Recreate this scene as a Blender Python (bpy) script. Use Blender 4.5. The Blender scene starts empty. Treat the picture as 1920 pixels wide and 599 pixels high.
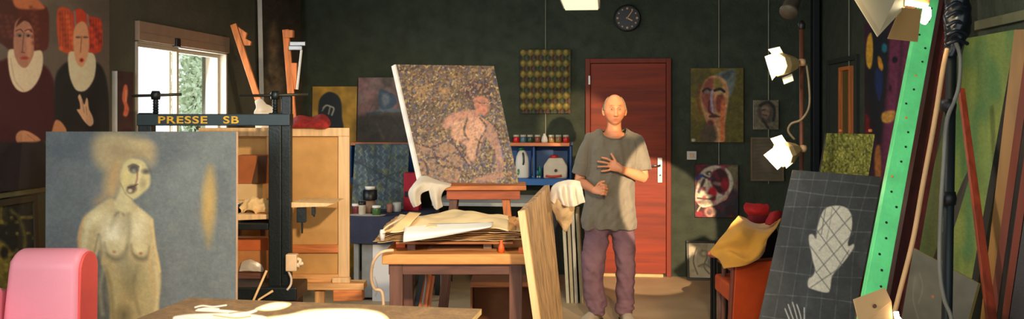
import bpy, bmesh, math, random
import numpy as np
from mathutils import Vector, Matrix, noise as mnoise

random.seed(7)
scene = bpy.context.scene
COL = scene.collection

# ------------------------------------------------------------------ camera
F = 1700.0                      # focal length in pixels of the 1920 wide frame
CX, HY = 960.0, 204.0           # principal column and horizon row
YAW = math.radians(5.88)        # camera turned a little to the left of the room axis
EYE = 1.6
S, Cn = math.sin(YAW), math.cos(YAW)

cam_data = bpy.data.cameras.new('camera')
cam_data.sensor_width = 36.0
cam_data.lens = F * 36.0 / 1920.0
cam_data.shift_y = -(299.5 - HY) / 1920.0
cam = bpy.data.objects.new('camera', cam_data)
cam.location = (0, 0, EYE)
cam.rotation_euler = (math.pi / 2, 0, YAW)
COL.objects.link(cam)
scene.camera = cam

scene.view_settings.view_transform = 'Standard'
scene.view_settings.look = 'None'
scene.view_settings.gamma = 1.0
scene.view_settings.use_curve_mapping = False
scene.view_settings.exposure = 0.0

# ------------------------------------------------------------------ world and lights
w = bpy.data.worlds.new('daylight')
scene.world = w
w.use_nodes = True
bg = w.node_tree.nodes['Background']
bg.inputs['Color'].default_value = (0.86, 0.95, 1.0, 1)
bg.inputs['Strength'].default_value = 1.6


def light(name, kind, loc, target, energy, color, size=0.1, size_y=None, spot=None, blend=0.4):
    l = bpy.data.lights.new(name, kind)
    l.energy = energy
    l.color = color
    if kind == 'AREA':
        l.size = size
        if size_y:
            l.shape = 'RECTANGLE'
            l.size_y = size_y
    else:
        l.shadow_soft_size = size
    if spot:
        l.spot_size = math.radians(spot)
        l.spot_blend = blend
    o = bpy.data.objects.new(name, l)
    o.location = loc
    d = Vector(target) - Vector(loc)
    o.rotation_euler = d.to_track_quat('-Z', 'Y').to_euler()
    COL.objects.link(o)
    return o


WARM = (1.0, 0.70, 0.40)
# warm spots added outside the frame, standing in for halogen work lamps
light('unseen_spot_across', 'SPOT', (0.5, 1.0, 2.6), (-0.9, 4.9, 0.7), 760, (1.0, 0.78, 0.52), 0.08, spot=52, blend=0.6)
light('added_spot_on_head', 'SPOT', (1.0, 3.15, 2.05), (0.19, 6.70, 1.64), 1150, (1.0, 0.68, 0.38), 0.02, spot=8.0, blend=0.5)
light('added_spot_on_side', 'SPOT', (1.0, 3.15, 2.05), (0.575, 6.70, 1.00), 2100, (1.0, 0.70, 0.44), 0.012, spot=14.5, blend=0.14)  # cone edge placed to split the light on the man's shirt
light('added_spot_on_legs', 'SPOT', (1.0, 3.15, 2.05), (0.16, 6.60, 0.30), 420, (1.0, 0.68, 0.40), 0.03, spot=13, blend=0.7)
light('added_fill_behind_camera', 'AREA', (-2.4, 0.2, 2.1), (-1.6, 4.5, 0.9), 52, (0.93, 0.97, 1.0), 1.2, 1.2)  # cool fill added for the nude canvas and the pink chair front
light('added_spot_on_planks', 'SPOT', (-0.7, 2.3, 2.6), (1.5, 4.6, 1.25), 240, (1.0, 0.86, 0.66), 0.1, spot=44, blend=0.7)  # added to brighten the leaning planks, no lamp stands here
# ceiling fluorescent tubes
light('ceiling_tube_back', 'AREA', (-0.2, 6.9, 2.72), (-0.2, 6.9, 0), 13, (1.0, 0.93, 0.78), 1.2, 0.25)
light('ceiling_tube_front', 'AREA', (-0.9, 3.4, 2.9), (-0.9, 3.4, 0), 28, (1.0, 0.95, 0.85), 1.4, 0.4)
light('window_daylight', 'AREA', (-3.2, 6.24, 1.6), (0, 6.24, 1.0), 40, (0.88, 0.96, 1.0), 1.3, 1.0)


# ------------------------------------------------------------------ geometry helpers
def ray(px, py):
    u = (px - CX) / F
    return Vector((Cn * u - S, S * u + Cn, (HY - py) / F))


def at(px, py, D):
    return ray(px, py) * D + Vector((0, 0, EYE))


def onY(px, py, Y):
    r = ray(px, py)
    return at(px, py, Y / r.y)


def onX(px, py, X):
    r = ray(px, py)
    return at(px, py, X / r.x)


def onZ(px, py, z):
    r = ray(px, py)
    return at(px, py, (z - EYE) / r.z)


def proj(co):
    """world points (N,3) -> picture columns and rows"""
    co = np.asarray(co, float)
    x, y, z = co[:, 0], co[:, 1], co[:, 2] - EYE
    f = -S * x + Cn * y
    r = Cn * x + S * y
    return CX + F * r / f, HY - F * z / f


def lin(c):
    out = []
    for v in c[:3]:
        v = v / 255.0
        out.append(v / 12.92 if v <= 0.04045 else ((v + 0.055) / 1.055) ** 2.4)
    return out


# ------------------------------------------------------------------ materials
def _base(name):
    m = bpy.data.materials.new(name)
    m.use_nodes = True
    nt = m.node_tree
    return m, nt, nt.nodes['Principled BSDF']


def mat(name, rgb, rough=0.65, metal=0.0, vary=0.12, scale=14, bump=0.0, bscale=60, emit=0.0, trans=0.0, alpha=1.0, sheen=0.0):
    m, nt, p = _base(name)
    c = lin(rgb)
    tc = nt.nodes.new('ShaderNodeTexCoord')
    n = nt.nodes.new('ShaderNodeTexNoise')
    n.inputs['Scale'].default_value = scale
    n.inputs['Detail'].default_value = 4
    nt.links.new(tc.outputs['Object'], n.inputs['Vector'])
    r = nt.nodes.new('ShaderNodeValToRGB')
    r.color_ramp.elements[0].position = 0.3
    r.color_ramp.elements[1].position = 0.7
    r.color_ramp.elements[0].color = (*[v * (1 - vary) for v in c], 1)
    r.color_ramp.elements[1].color = (*[min(1, v * (1 + vary)) for v in c], 1)
    nt.links.new(n.outputs['Fac'], r.inputs['Fac'])
    nt.links.new(r.outputs['Color'], p.inputs['Base Color'])
    p.inputs['Roughness'].default_value = rough
    p.inputs['Metallic'].default_value = metal
    p.inputs['Transmission Weight'].default_value = trans
    p.inputs['Alpha'].default_value = alpha
    if sheen:
        p.inputs['Sheen Weight'].default_value = sheen
    if emit:
        p.inputs['Emission Color'].default_value = (*c, 1)
        p.inputs['Emission Strength'].default_value = emit
    if bump:
        n2 = nt.nodes.new('ShaderNodeTexNoise')
        n2.inputs['Scale'].default_value = bscale
        n2.inputs['Detail'].default_value = 5
        nt.links.new(tc.outputs['Object'], n2.inputs['Vector'])
        b = nt.nodes.new('ShaderNodeBump')
        b.inputs['Strength'].default_value = bump
        b.inputs['Distance'].default_value = 0.01
        nt.links.new(n2.outputs['Fac'], b.inputs['Height'])
        nt.links.new(b.outputs['Normal'], p.inputs['Normal'])
    return m


def wood(name, rgb, axis='Z', rough=0.55, vary=0.3, freq=1.0):
    """grain running along the given axis"""
    m, nt, p = _base(name)
    c = lin(rgb)
    tc = nt.nodes.new('ShaderNodeTexCoord')
    mp = nt.nodes.new('ShaderNodeMapping')
    sc = {'X': (1.5, 22, 22), 'Y': (22, 1.5, 22), 'Z': (22, 22, 1.5)}[axis]
    mp.inputs['Scale'].default_value = [v * freq for v in sc]
    nt.links.new(tc.outputs['Object'], mp.inputs['Vector'])
    n = nt.nodes.new('ShaderNodeTexNoise')
    n.inputs['Scale'].default_value = 1.6
    n.inputs['Detail'].default_value = 6
    n.inputs['Distortion'].default_value = 0.6
    nt.links.new(mp.outputs['Vector'], n.inputs['Vector'])
    r = nt.nodes.new('ShaderNodeValToRGB')
    r.color_ramp.elements[0].position = 0.32
    r.color_ramp.elements[1].position = 0.66
    r.color_ramp.elements[0].color = (*[v * (1 - vary) for v in c], 1)
    r.color_ramp.elements[1].color = (*[min(1, v * (1 + vary)) for v in c], 1)
    nt.links.new(n.outputs['Fac'], r.inputs['Fac'])
    nt.links.new(r.outputs['Color'], p.inputs['Base Color'])
    p.inputs['Roughness'].default_value = rough
    b = nt.nodes.new('ShaderNodeBump')
    b.inputs['Strength'].default_value = 0.15
    b.inputs['Distance'].default_value = 0.004
    nt.links.new(n.outputs['Fac'], b.inputs['Height'])
    nt.links.new(b.outputs['Normal'], p.inputs['Normal'])
    return m


def paint_material(name, rough=0.6, bump=0.25, bscale=180, sss=0.0):
    m, nt, p = _base(name)
    a = nt.nodes.new('ShaderNodeAttribute')
    a.attribute_name = 'Col'
    nt.links.new(a.outputs['Color'], p.inputs['Base Color'])
    p.inputs['Roughness'].default_value = rough
    if sss:
        p.inputs['Subsurface Weight'].default_value = sss
        p.inputs['Subsurface Radius'].default_value = (0.012, 0.005, 0.003)
    tc = nt.nodes.new('ShaderNodeTexCoord')
    n = nt.nodes.new('ShaderNodeTexNoise')
    n.inputs['Scale'].default_value = bscale
    n.inputs['Detail'].default_value = 4
    nt.links.new(tc.outputs['Object'], n.inputs['Vector'])
    b = nt.nodes.new('ShaderNodeBump')
    b.inputs['Strength'].default_value = bump
    b.inputs['Distance'].default_value = 0.003
    nt.links.new(n.outputs['Fac'], b.inputs['Height'])
    nt.links.new(b.outputs['Normal'], p.inputs['Normal'])
    return m


PAINT = paint_material('painted_canvas')
SKIN = paint_material('skin', 0.5, 0.12, 90, 0.08)
M = {}
M['pine'] = wood('pine_wood', (214, 160, 100), 'Z')
M['pine_x'] = wood('pine_wood_across', (214, 160, 100), 'X')
M['pale_pine'] = wood('pale_pine_wood', (232, 190, 135), 'Z', vary=0.15)
M['orange_wood'] = wood('orange_wood', (205, 120, 60), 'X')
M['orange_wood_z'] = wood('orange_wood_upright', (205, 118, 58), 'Z')
M['dark_wood'] = wood('dark_brown_wood', (105, 68, 52), 'Z')
M['dark_wood_x'] = wood('dark_brown_wood_across', (105, 66, 50), 'X')
M['canvas_back'] = mat('raw_canvas_back', (208, 158, 92), 0.85, vary=0.10, scale=9, bump=0.15, bscale=240)
M['canvas_edge'] = mat('canvas_edge', (214, 206, 190), 0.8, vary=0.08)
M['dark_edge'] = mat('dark_canvas_edge', (60, 55, 48), 0.8)
M['black_iron'] = mat('black_cast_iron', (26, 34, 34), 0.42, 0.35, vary=0.2, scale=8, bump=0.15, bscale=60)
M['black'] = mat('black_plastic', (14, 15, 18), 0.45, vary=0.2)
M['steel'] = mat('brushed_steel', (150, 150, 148), 0.35, 0.9)
M['cardboard'] = mat('cardboard', (168, 108, 62), 0.85, vary=0.10)
M['cardboard_dark'] = mat('brown_cardboard', (104, 70, 46), 0.85, vary=0.1)
M['white'] = mat('white_plastic', (222, 220, 212), 0.45, vary=0.04)
M['white_cloth'] = mat('white_cotton', (226, 214, 192), 0.9, vary=0.06, bump=0.2, bscale=120, sheen=0.2)
M['tan_cloth'] = mat('tan_linen', (190, 160, 118), 0.9, vary=0.15, bump=0.3, bscale=90)
M['paper'] = mat('aged_paper', (222, 186, 130), 0.85, vary=0.12, scale=5)
M['paper_dark'] = mat('brown_paper', (196, 146, 92), 0.85, vary=0.15, scale=5)
M['paper_white'] = mat('white_paper', (236, 236, 228), 0.8, vary=0.03)
M['red'] = mat('red_fabric', (170, 22, 24), 0.85, vary=0.25, bump=0.3)
M['blue'] = mat('blue_paint', (16, 76, 138), 0.5, vary=0.12)
M['navy'] = mat('navy_cloth', (44, 50, 74), 0.9, vary=0.15, bump=0.2)
M['pink'] = mat('pink_vinyl', (250, 158, 170), 0.42, vary=0.03, scale=3, bump=0.04, bscale=160)
M['grey_metal'] = mat('grey_metal', (150, 156, 160), 0.5, 0.2, vary=0.1)


# ------------------------------------------------------------------ mesh builder
ORIGIN = {}


class MB:
    def __init__(self):
        self.v = []
        self.f = []
        self.m = []

    def add(self, verts, faces, m=0):
        b = len(self.v)
        self.v += [tuple(v) for v in verts]
        for f in faces:
            self.f.append(tuple(b + i for i in f))
            self.m.append(m)
        return self

    def box(self, x0, x1, y0, y1, z0, z1, m=0):
        x0, x1 = min(x0, x1), max(x0, x1)
        y0, y1 = min(y0, y1), max(y0, y1)
        z0, z1 = min(z0, z1), max(z0, z1)
        v = [(x0, y0, z0), (x1, y0, z0), (x1, y1, z0), (x0, y1, z0), (x0, y0, z1), (x1, y0, z1), (x1, y1, z1), (x0, y1, z1)]
        return self.add(v, [(3, 2, 1, 0), (4, 5, 6, 7), (0, 1, 5, 4), (1, 2, 6, 5), (2, 3, 7, 6), (3, 0, 4, 7)], m)

    def slab(self, q, th, m=0, toward=(0, 0, EYE)):
        """flat four-cornered board; q is its face, th its thickness away from the viewer"""
        q = [Vector(p) for p in q]
        n = (q[1] - q[0]).cross(q[3] - q[0]).normalized()
        if n.dot(Vector(toward) - q[0]) < 0:
            n = -n
        b = [p - n * th for p in q]
        return self.add(q + b, [(0, 1, 2, 3), (7, 6, 5, 4), (0, 4, 5, 1), (1, 5, 6, 2), (2, 6, 7, 3), (3, 7, 4, 0)], m)

    def beam(self, a, b, wdt, dep, up=(0, 0, 1), m=0):
        """rectangular bar from a to b"""
        a, b = Vector(a), Vector(b)
        t = (b - a).normalized()
        s = t.cross(Vector(up))
        if s.length < 1e-4:
            s = t.cross(Vector((0, 1, 0)))
        s.normalize()
        n = s.cross(t).normalized()
        v = []
        for p in (a, b):
            for i, j in ((-1, -1), (1, -1), (1, 1), (-1, 1)):
                v.append(p + s * (i * wdt / 2) + n * (j * dep / 2))
        return self.add(v, [(3, 2, 1, 0), (4, 5, 6, 7), (0, 1, 5, 4), (1, 2, 6, 5), (2, 3, 7, 6), (3, 0, 4, 7)], m)

    def tube(self, pts, rad, seg=12, m=0, smoothpath=0):
        pts = [Vector(p) for p in pts]
        if smoothpath:
            pts = catmull(pts, smoothpath)
        n = len(pts)
        rads = rad if isinstance(rad, (list, tuple)) else [rad] * n
        if len(rads) != n:
            k = len(rads)
            rads = [float(np.interp(i / (n - 1) * (k - 1), range(k), rads)) for i in range(n)]
        v, f = [], []
        prev = None
        for i, p in enumerate(pts):
            t = (pts[min(i + 1, n - 1)] - pts[max(i - 1, 0)]).normalized()
            if prev is None:
                s = t.orthogonal().normalized()
            else:
                s = (prev - t * prev.dot(t))
                s = s.normalized() if s.length > 1e-5 else t.orthogonal().normalized()
            prev = s
            q = t.cross(s)
            for k in range(seg):
                a = 2 * math.pi * k / seg
                v.append(p + (s * math.cos(a) + q * math.sin(a)) * rads[i])
        for i in range(n - 1):
            for k in range(seg):
                k2 = (k + 1) % seg
                f.append((i * seg + k, i * seg + k2, (i + 1) * seg + k2, (i + 1) * seg + k))
        f.append(tuple(range(seg - 1, -1, -1)))
        f.append(tuple((n - 1) * seg + k for k in range(seg)))
        return self.add(v, f, m)

    def lathe(self, c, prof, seg=20, m=0, axis=(0, 0, 1), sx=1.0, sy=1.0):
        """profile of (radius, height) turned about an axis through c"""
        c = Vector(c)
        rot = Vector((0, 0, 1)).rotation_difference(Vector(axis).normalized()).to_matrix()
        v, f = [], []
        for r, h in prof:
            for k in range(seg):
                a = 2 * math.pi * k / seg
                v.append(c + rot @ Vector((r * math.cos(a) * sx, r * math.sin(a) * sy, h)))
        n = len(prof)
        for i in range(n - 1):
            for k in range(seg):
                k2 = (k + 1) % seg
                f.append((i * seg + k, i * seg + k2, (i + 1) * seg + k2, (i + 1) * seg + k))
        f.append(tuple(range(seg - 1, -1, -1)))
        f.append(tuple((n - 1) * seg + k for k in range(seg)))
        return self.add(v, f, m)

    def prism(self, poly, off, m=0):
        """polygon of 3D points swept by the vector off"""
        off = Vector(off)
        n = len(poly)
        v = [Vector(p) for p in poly] + [Vector(p) + off for p in poly]
        f = [tuple(range(n)), tuple(range(2 * n - 1, n - 1, -1))]
        for i in range(n):
            j = (i + 1) % n
            f.append((i, i + n, j + n, j))
        return self.add(v, f, m)

    def build(self, name, mats, parent=None, smooth=False, bevel=0.0, seg=2, fixn=True):
        me = bpy.data.meshes.new(name)
        off = Vector((0, 0, 0))
        if parent is not None:
            off = ORIGIN[parent.name]
        me.from_pydata([tuple(Vector(v) - off) for v in self.v], [], self.f)
        for mt in (mats if isinstance(mats, (list, tuple)) else [mats]):
            me.materials.append(mt)
        for p, mi in zip(me.polygons, self.m):
            p.material_index = mi
            p.use_smooth = smooth
        if fixn:
            bm = bmesh.new()
            bm.from_mesh(me)
            bmesh.ops.recalc_face_normals(bm, faces=bm.faces)
            bm.to_mesh(me)
            bm.free()
        me.update()
        o = bpy.data.objects.new(name, me)
        COL.objects.link(o)
        if parent is not None:
            o.parent = parent
        ORIGIN[o.name] = off.copy()
        if bevel:
            b = o.modifiers.new('bevel', 'BEVEL')
            b.width = bevel
            b.segments = seg
            b.limit_method = 'ANGLE'
        return o


def catmull(pts, k, closed=False):
    out = []
    n = len(pts)
    rng = range(n) if closed else range(n - 1)
    for i in rng:
        if closed:
            p0, p1, p2, p3 = pts[i - 1], pts[i], pts[(i + 1) % n], pts[(i + 2) % n]
        else:
            p0, p1, p2, p3 = pts[max(i - 1, 0)], pts[i], pts[i + 1], pts[min(i + 2, n - 1)]
        for j in range(k):
            t = j / k
            out.append(0.5 * ((2 * p1) + (p2 - p0) * t + (2 * p0 - 5 * p1 + 4 * p2 - p3) * t * t + (3 * p1 - p0 - 3 * p2 + p3) * t ** 3))
    if not closed:
        out.append(pts[-1])
    return out


def tag(o, label=None, cat=None, group=None, kind=None):
    if label:
        o['label'] = label
    if cat:
        o['category'] = cat
    if group:
        o['group'] = group
    if kind:
        o['kind'] = kind
    return o


def thing(name, label, cat, loc, group=None):
    o = bpy.data.objects.new(name, None)
    o.empty_display_size = 0.05
    o.location = loc
    COL.objects.link(o)
    ORIGIN[o.name] = Vector(loc)
    return tag(o, label, cat, group)


def struct(o):
    o['kind'] = 'structure'
    return o


def copy_thing(root, loc, label=None, rotz=None):
    def cp(o, par):
        c = o.copy()
        COL.objects.link(c)
        c.parent = par
        for ch in o.children:
            cp(ch, c)
        return c
    c = cp(root, None)
    c.location = loc
    if rotz is not None:
        c.rotation_euler = (0, 0, rotz)
    if label:
        c['label'] = label
    return c


def sheet(name, rows, mt, parent=None, sub=7, rough=0.0, rs=14.0, thick=0.004, seed=0, flat=False):
    """cloth or paper through a grid of control points, given as (column, row, depth)"""
    g = [[at(*p) if not isinstance(p, Vector) else p for p in r] for r in rows]
    g = [catmull(r, sub) for r in g]
    cols = list(zip(*g))
    cols = [catmull(list(c), sub) for c in cols]
    nu, nv = len(cols), len(cols[0])
    v, f = [], []
    for i in range(nu):
        for j in range(nv):
            p = cols[i][j].copy()
            if rough:
                p += mnoise.noise_vector(Vector((p.x, p.y, 0 if flat else p.z)) * rs + Vector((seed, 0, 0))) * rough * (.5 if flat else 1)
            if flat: p.z += mnoise.noise(Vector((p.x, p.y, 3)) * rs) * rough * .8
            v.append(p)
    for i in range(nu - 1):
        for j in range(nv - 1):
            f.append((i * nv + j, (i + 1) * nv + j, (i + 1) * nv + j + 1, i * nv + j + 1))
    mb = MB()
    mb.add(v, f)
    o = mb.build(name, mt, parent, smooth=True, fixn=False)
    s = o.modifiers.new('thickness', 'SOLIDIFY')
    s.thickness = thick
    s.offset = 0
    return o


# ------------------------------------------------------------------ painting by vertex
def vnoise(x, y, s, seed=0):
    x = x / s + seed * 17.3
    y = y / s + seed * 7.7
    xi, yi = np.floor(x), np.floor(y)
    fx, fy = x - xi, y - yi
    fx = fx * fx * (3 - 2 * fx)
    fy = fy * fy * (3 - 2 * fy)

    def h(a, b):
        q = np.sin(a * 127.1 + b * 311.7 + seed * 74.7) * 43758.5453
        return q - np.floor(q)
    return (h(xi, yi) * (1 - fx) + h(xi + 1, yi) * fx) * (1 - fy) + (h(xi, yi + 1) * (1 - fx) + h(xi + 1, yi + 1) * fx) * fy


class Painter:
    def __init__(self, x, y):
        self.x, self.y = x, y
        self.c = np.zeros((len(x), 3))

    def fill(self, rgb):
        self.c[:] = rgb

    def mix(self, m, rgb):
        m = np.clip(m, 0, 1)[:, None]
        self.c = self.c * (1 - m) + np.array(rgb, float) * m

    def sdf(self, pts, closed=True):
        pts = np.array(pts, float)
        n = len(pts)
        d = np.full(len(self.x), 1e9)
        ins = np.zeros(len(self.x), bool)
        for i in range(n if closed else n - 1):
            a, b = pts[i], pts[(i + 1) % n]
            ex, ey = b - a
            wx, wy = self.x - a[0], self.y - a[1]
            t = np.clip((wx * ex + wy * ey) / max(ex * ex + ey * ey, 1e-9), 0, 1)
            d = np.minimum(d, np.hypot(wx - ex * t, wy - ey * t))
            if closed and ey != 0:
                c = ((a[1] > self.y) != (b[1] > self.y)) & (self.x < ex * (self.y - a[1]) / ey + a[0])
                ins ^= c
        return np.where(ins, -d, d) if closed else d

    def poly(self, pts, rgb, soft=1.0, op=1.0):
        self.mix(op * (0.5 - self.sdf(pts) / (2 * soft)), rgb)

    def blob(self, pts, rgb, soft=1.5, op=1.0):
        p = [Vector((a, b)) for a, b in pts]
        self.poly([tuple(q) for q in catmull(p, 4, True)], rgb, soft, op)

    def line(self, pts, wd, rgb, soft=0.8, op=1.0, smooth=True):
        if smooth and len(pts) > 2:
            pts = [tuple(q) for q in catmull([Vector(p) for p in pts], 5)]
        self.mix(op * (0.5 - (self.sdf(pts, False) - wd / 2) / (2 * soft)), rgb)

    def ell(self, cx, cy, rx, ry, rgb, soft=1.5, op=1.0, ang=0):
        a = math.radians(ang)
        dx, dy = self.x - cx, self.y - cy
        u = dx * math.cos(a) + dy * math.sin(a)
        v = -dx * math.sin(a) + dy * math.cos(a)
        d = (np.hypot(u / rx, v / ry) - 1) * min(rx, ry)
        self.mix(op * (0.5 - d / (2 * soft)), rgb)

    def mottle(self, amp, s, seed=0, sy=1.0):
        n = .6 * vnoise(self.x * .8 + self.y * sy * .6, self.y * sy * .8 - self.x * .6, s, seed) + .4 * vnoise(self.x * .5 - self.y * sy * .86, self.y * sy * .5 + self.x * .86, s * .47, seed + 3) - .5
        self.c *= (1 + amp * 2 * n)[:, None]

    def tint(self, rgb, s, seed, thr=0.5, op=0.6, sy=1.0, sharp=4):
        n = vnoise(self.x, self.y * sy, s, seed)
        self.mix(np.clip((n - thr) * sharp, 0, 1) * op, rgb)


def painted_panel(name, q, th, fn, parent=None, step=1.4, gain=1.0, side='canvas_edge', hfn=None):
    """stretched canvas: front is a fine grid carrying the paint, sides and back are plain"""
    q = [Vector(p) for p in q]          # top left, top right, bottom right, bottom left
    n = (q[1] - q[0]).cross(q[3] - q[0]).normalized()
    if n.dot(Vector((0, 0, EYE)) - q[0]) < 0:
        n = -n
    X, Y = proj(q)
    wpx = max(math.hypot(X[1] - X[0], Y[1] - Y[0]), math.hypot(X[2] - X[3], Y[2] - Y[3]))
    hpx = max(math.hypot(X[3] - X[0], Y[3] - Y[0]), math.hypot(X[2] - X[1], Y[2] - Y[1]))
    nu, nv = max(4, int(wpx / step)), max(4, int(hpx / step))
    uu, vv = np.meshgrid(np.linspace(0, 1, nu + 1), np.linspace(0, 1, nv + 1))
    uu, vv = uu.ravel()[:, None], vv.ravel()[:, None]
    Q = [np.array(p) for p in q]
    co = (Q[0] * (1 - uu) + Q[1] * uu) * (1 - vv) + (Q[3] * (1 - uu) + Q[2] * uu) * vv
    px, py = proj(co)
    P = Painter(px, py)
    fn(P)
    if hfn:
        co = co + np.array(n) * hfn(px, py)[:, None]
    c = np.clip(P.c, 0, 255) / 255.0
    c = np.where(c <= 0.04045, c / 12.92, ((c + 0.055) / 1.055) ** 2.4) * gain
    c = np.clip(c, 0, 0.9)
    W = nu + 1
    faces = []
    for j in range(nv):
        for i in range(nu):
            a = j * W + i
            faces.append((a, a + W, a + W + 1, a + 1))
    mb = MB()
    mb.v = [tuple(p) for p in co]
    mb.f = faces
    mb.m = [0] * len(faces)
    nf = len(mb.v)
    b = [p - n * th for p in q]
    mb.add(q + b, [(7, 6, 5, 4), (0, 4, 5, 1), (1, 5, 6, 2), (2, 6, 7, 3), (3, 7, 4, 0)], 1)
    o = mb.build(name, [PAINT, M[side] if isinstance(side, str) else side], parent, fixn=False)
    me = o.data
    # make the front face outwards
    if me.polygons[0].normal.dot(n) < 0:
        me.flip_normals()
    at_ = me.color_attributes.new('Col', 'FLOAT_COLOR', 'POINT')
    arr = np.ones((len(me.vertices), 4), np.float32)
    arr[:nf, :3] = c
    at_.data.foreach_set('color', arr.ravel())
    return o


def rectY(px0, py0, px1, py1, Y):
    """upright rectangle facing the camera end of the room, in the plane y = Y"""
    a, b = onY(px0, py0, Y), onY(px1, py0, Y)
    z1 = onY((px0 + px1) / 2, py0, Y).z
    z0 = onY((px0 + px1) / 2, py1, Y).z
    return [Vector((a.x, Y, z1)), Vector((b.x, Y, z1)), Vector((b.x, Y, z0)), Vector((a.x, Y, z0))]


def boxY(mb, px0, py0, px1, py1, Y, dep, m=0):
    q = rectY(px0, py0, px1, py1, Y)
    return mb.box(q[0].x, q[1].x, Y, Y + dep, q[2].z, q[0].z, m)

# ================================================================== THE ROOM
XL, XR, YB, ZC = -3.0, 2.0, 8.74, 3.0
m_wall = mat('dark_green_rendered_wall', (60, 68, 54), 0.92, vary=0.22, scale=9, bump=0.9, bscale=38)
m_wall_left = mat('rendered_wall_lit_copy', (92, 88, 70), 0.9, vary=0.12, scale=5, bump=0.5, bscale=34)  # same paint as the other walls, its stronger light put into the colour
m_ceiling = mat('ceiling_plaster', (110, 110, 100), 0.9)
m_floor = mat('worn_concrete_floor', (176, 152, 118), 0.62, vary=0.14, scale=2.2, bump=0.15, bscale=25)

mb = MB(); mb.box(XL - 0.4, XR + 0.4, -0.5, YB + 0.3, -0.12, 0)
struct(mb.build('floor', m_floor))
mb = MB(); mb.box(XL - 0.2, XR + 0.2, -0.5, YB + 0.2, ZC, ZC + 0.12)
struct(mb.build('ceiling', m_ceiling))
mb = MB(); mb.box(XL - 0.2, XR + 0.2, YB, YB + 0.2, 0, ZC)
struct(mb.build('wall_back', m_wall))
mb = MB(); mb.box(XR, XR + 0.2, -0.5, YB, 0, ZC)
struct(mb.build('wall_right', m_wall))
WY0, WY1 = onX(253, 100, XL).y, onX(424, 100, XL).y
WZ1, WZ0 = 2.165, 0.98
mb = MB()
mb.box(XL - 0.2, XL, -0.5, WY0, 0, ZC)
mb.box(XL - 0.2, XL, WY1, YB, 0, ZC)
mb.box(XL - 0.2, XL, WY0, WY1, 0, WZ0)
mb.box(XL - 0.2, XL, WY0, WY1, WZ1, ZC)
struct(mb.build('wall_left', m_wall_left))

# window: shutter box above two sliding sashes
m_alu = mat('window_frame_paint', (196, 182, 158), 0.5, vary=0.05)
m_shut = mat('roller_shutter_box', (168, 138, 112), 0.6, vary=0.06)
win = thing('window_1', None, None, (XL, (WY0 + WY1) / 2, WZ0)); win['kind'] = 'structure'
zt = WZ1 - 0.125
yj = onX(333, 150, XL).y
mb = MB()
mb.box(XL - 0.16, XL + 0.012, WY0, WY0 + 0.018, WZ0, zt)
mb.box(XL - 0.16, XL + 0.012, WY1 - 0.025, WY1, WZ0, zt)
mb.box(XL - 0.16, XL + 0.02, WY0, WY1, WZ0, WZ0 + 0.05)
mb.box(XL - 0.16, XL + 0.012, WY0, WY1, zt - 0.012, zt)
mb.build('window_frame', m_alu, win, bevel=0.003)
mb = MB()
mb.box(XL - 0.16, XL + 0.03, WY0, WY1, zt, WZ1)
mb.box(XL + 0.03, XL + 0.036, WY0 + 0.02, WY1 - 0.02, zt + 0.05, zt + 0.056)
mb.build('shutter_box', m_shut, win, bevel=0.006)
mb = MB(); mb.box(XL - 0.05, XL + 0.045, yj - 0.1, yj - 0.04, zt - 0.01, zt + 0.05)
mb.build('shutter_guide', M['black'], win, bevel=0.004)
for (a, b, xx) in ((WY0 + 0.018, yj + 0.02, -0.02), (yj - 0.03, WY1 - 0.025, -0.065)):
    s_ = MB()
    for y0, y1 in ((a, a + 0.026), (b - 0.03, b)):
        s_.box(XL + xx - 0.02, XL + xx + 0.02, y0, y1, WZ0 + 0.05, zt - 0.012)
    s_.box(XL + xx - 0.02, XL + xx + 0.02, a + 0.026, b - 0.03, WZ0 + 0.05, WZ0 + 0.1)
    s_.box(XL + xx - 0.02, XL + xx + 0.02, a + 0.026, b - 0.03, zt - 0.04, zt - 0.012)
    so = s_.build('sash', m_alu, win, bevel=0.003)
    g_ = MB(); g_.box(XL + xx - 0.003, XL + xx + 0.003, a + 0.026, b - 0.03, WZ0 + 0.1, zt - 0.04)
    mg, nt, p = _base('window_glass')
    nt.nodes.remove(p)
    tr = nt.nodes.new('ShaderNodeBsdfTransparent'); gl = nt.nodes.new('ShaderNodeBsdfGlossy'); mx = nt.nodes.new('ShaderNodeMixShader')
    gl.inputs['Roughness'].default_value = 0.02
    mx.inputs['Fac'].default_value = 0.06
    nt.links.new(tr.outputs[0], mx.inputs[1]); nt.links.new(gl.outputs[0], mx.inputs[2])
    nt.links.new(mx.outputs[0], nt.nodes['Material Output'].inputs['Surface'])
    g_.build('glass', mg, so)

# tree seen through the window
tloc = at(368, 300, 12.5)
tree = thing('garden_tree', 'pale green leafy tree outside behind the right window sash', 'tree', (tloc.x, tloc.y, 0))
mb = MB(); mb.tube([(tloc.x, tloc.y, 0), (tloc.x + .05, tloc.y, 1.0), (tloc.x - .05, tloc.y, 2.4)], [.09, .07, .03], 10)
mb.build('trunk', M['dark_wood'], tree, smooth=True)
mb = MB()
rr = random.Random(4)
for i in range(2600):
    a = rr.random() * 6.283; r = 0.38 * math.sqrt(rr.random()) * (0.7 + 0.3 * math.sin(i))
    z = rr.uniform(0.9, 2.5)
    c = Vector((tloc.x + r * math.cos(a), tloc.y + r * math.sin(a), z + .1 * math.sin(a * 3)))
    d = Vector((rr.uniform(-1, 1), rr.uniform(-1, 1), rr.uniform(-1, 1))).normalized()
    e = d.orthogonal().normalized(); L = rr.uniform(.03, .06)
    mb.add([c - d * L, c + e * L * .45, c + d * L, c - e * L * .45], [(0, 1, 2, 3)])
mb.build('foliage', mat('pale_leaves', (214, 226, 190), 0.7), tree, fixn=False)
mb = MB(); mb.box(-30, XL - 0.4, -2, 45, -0.2, -0.02)
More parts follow.
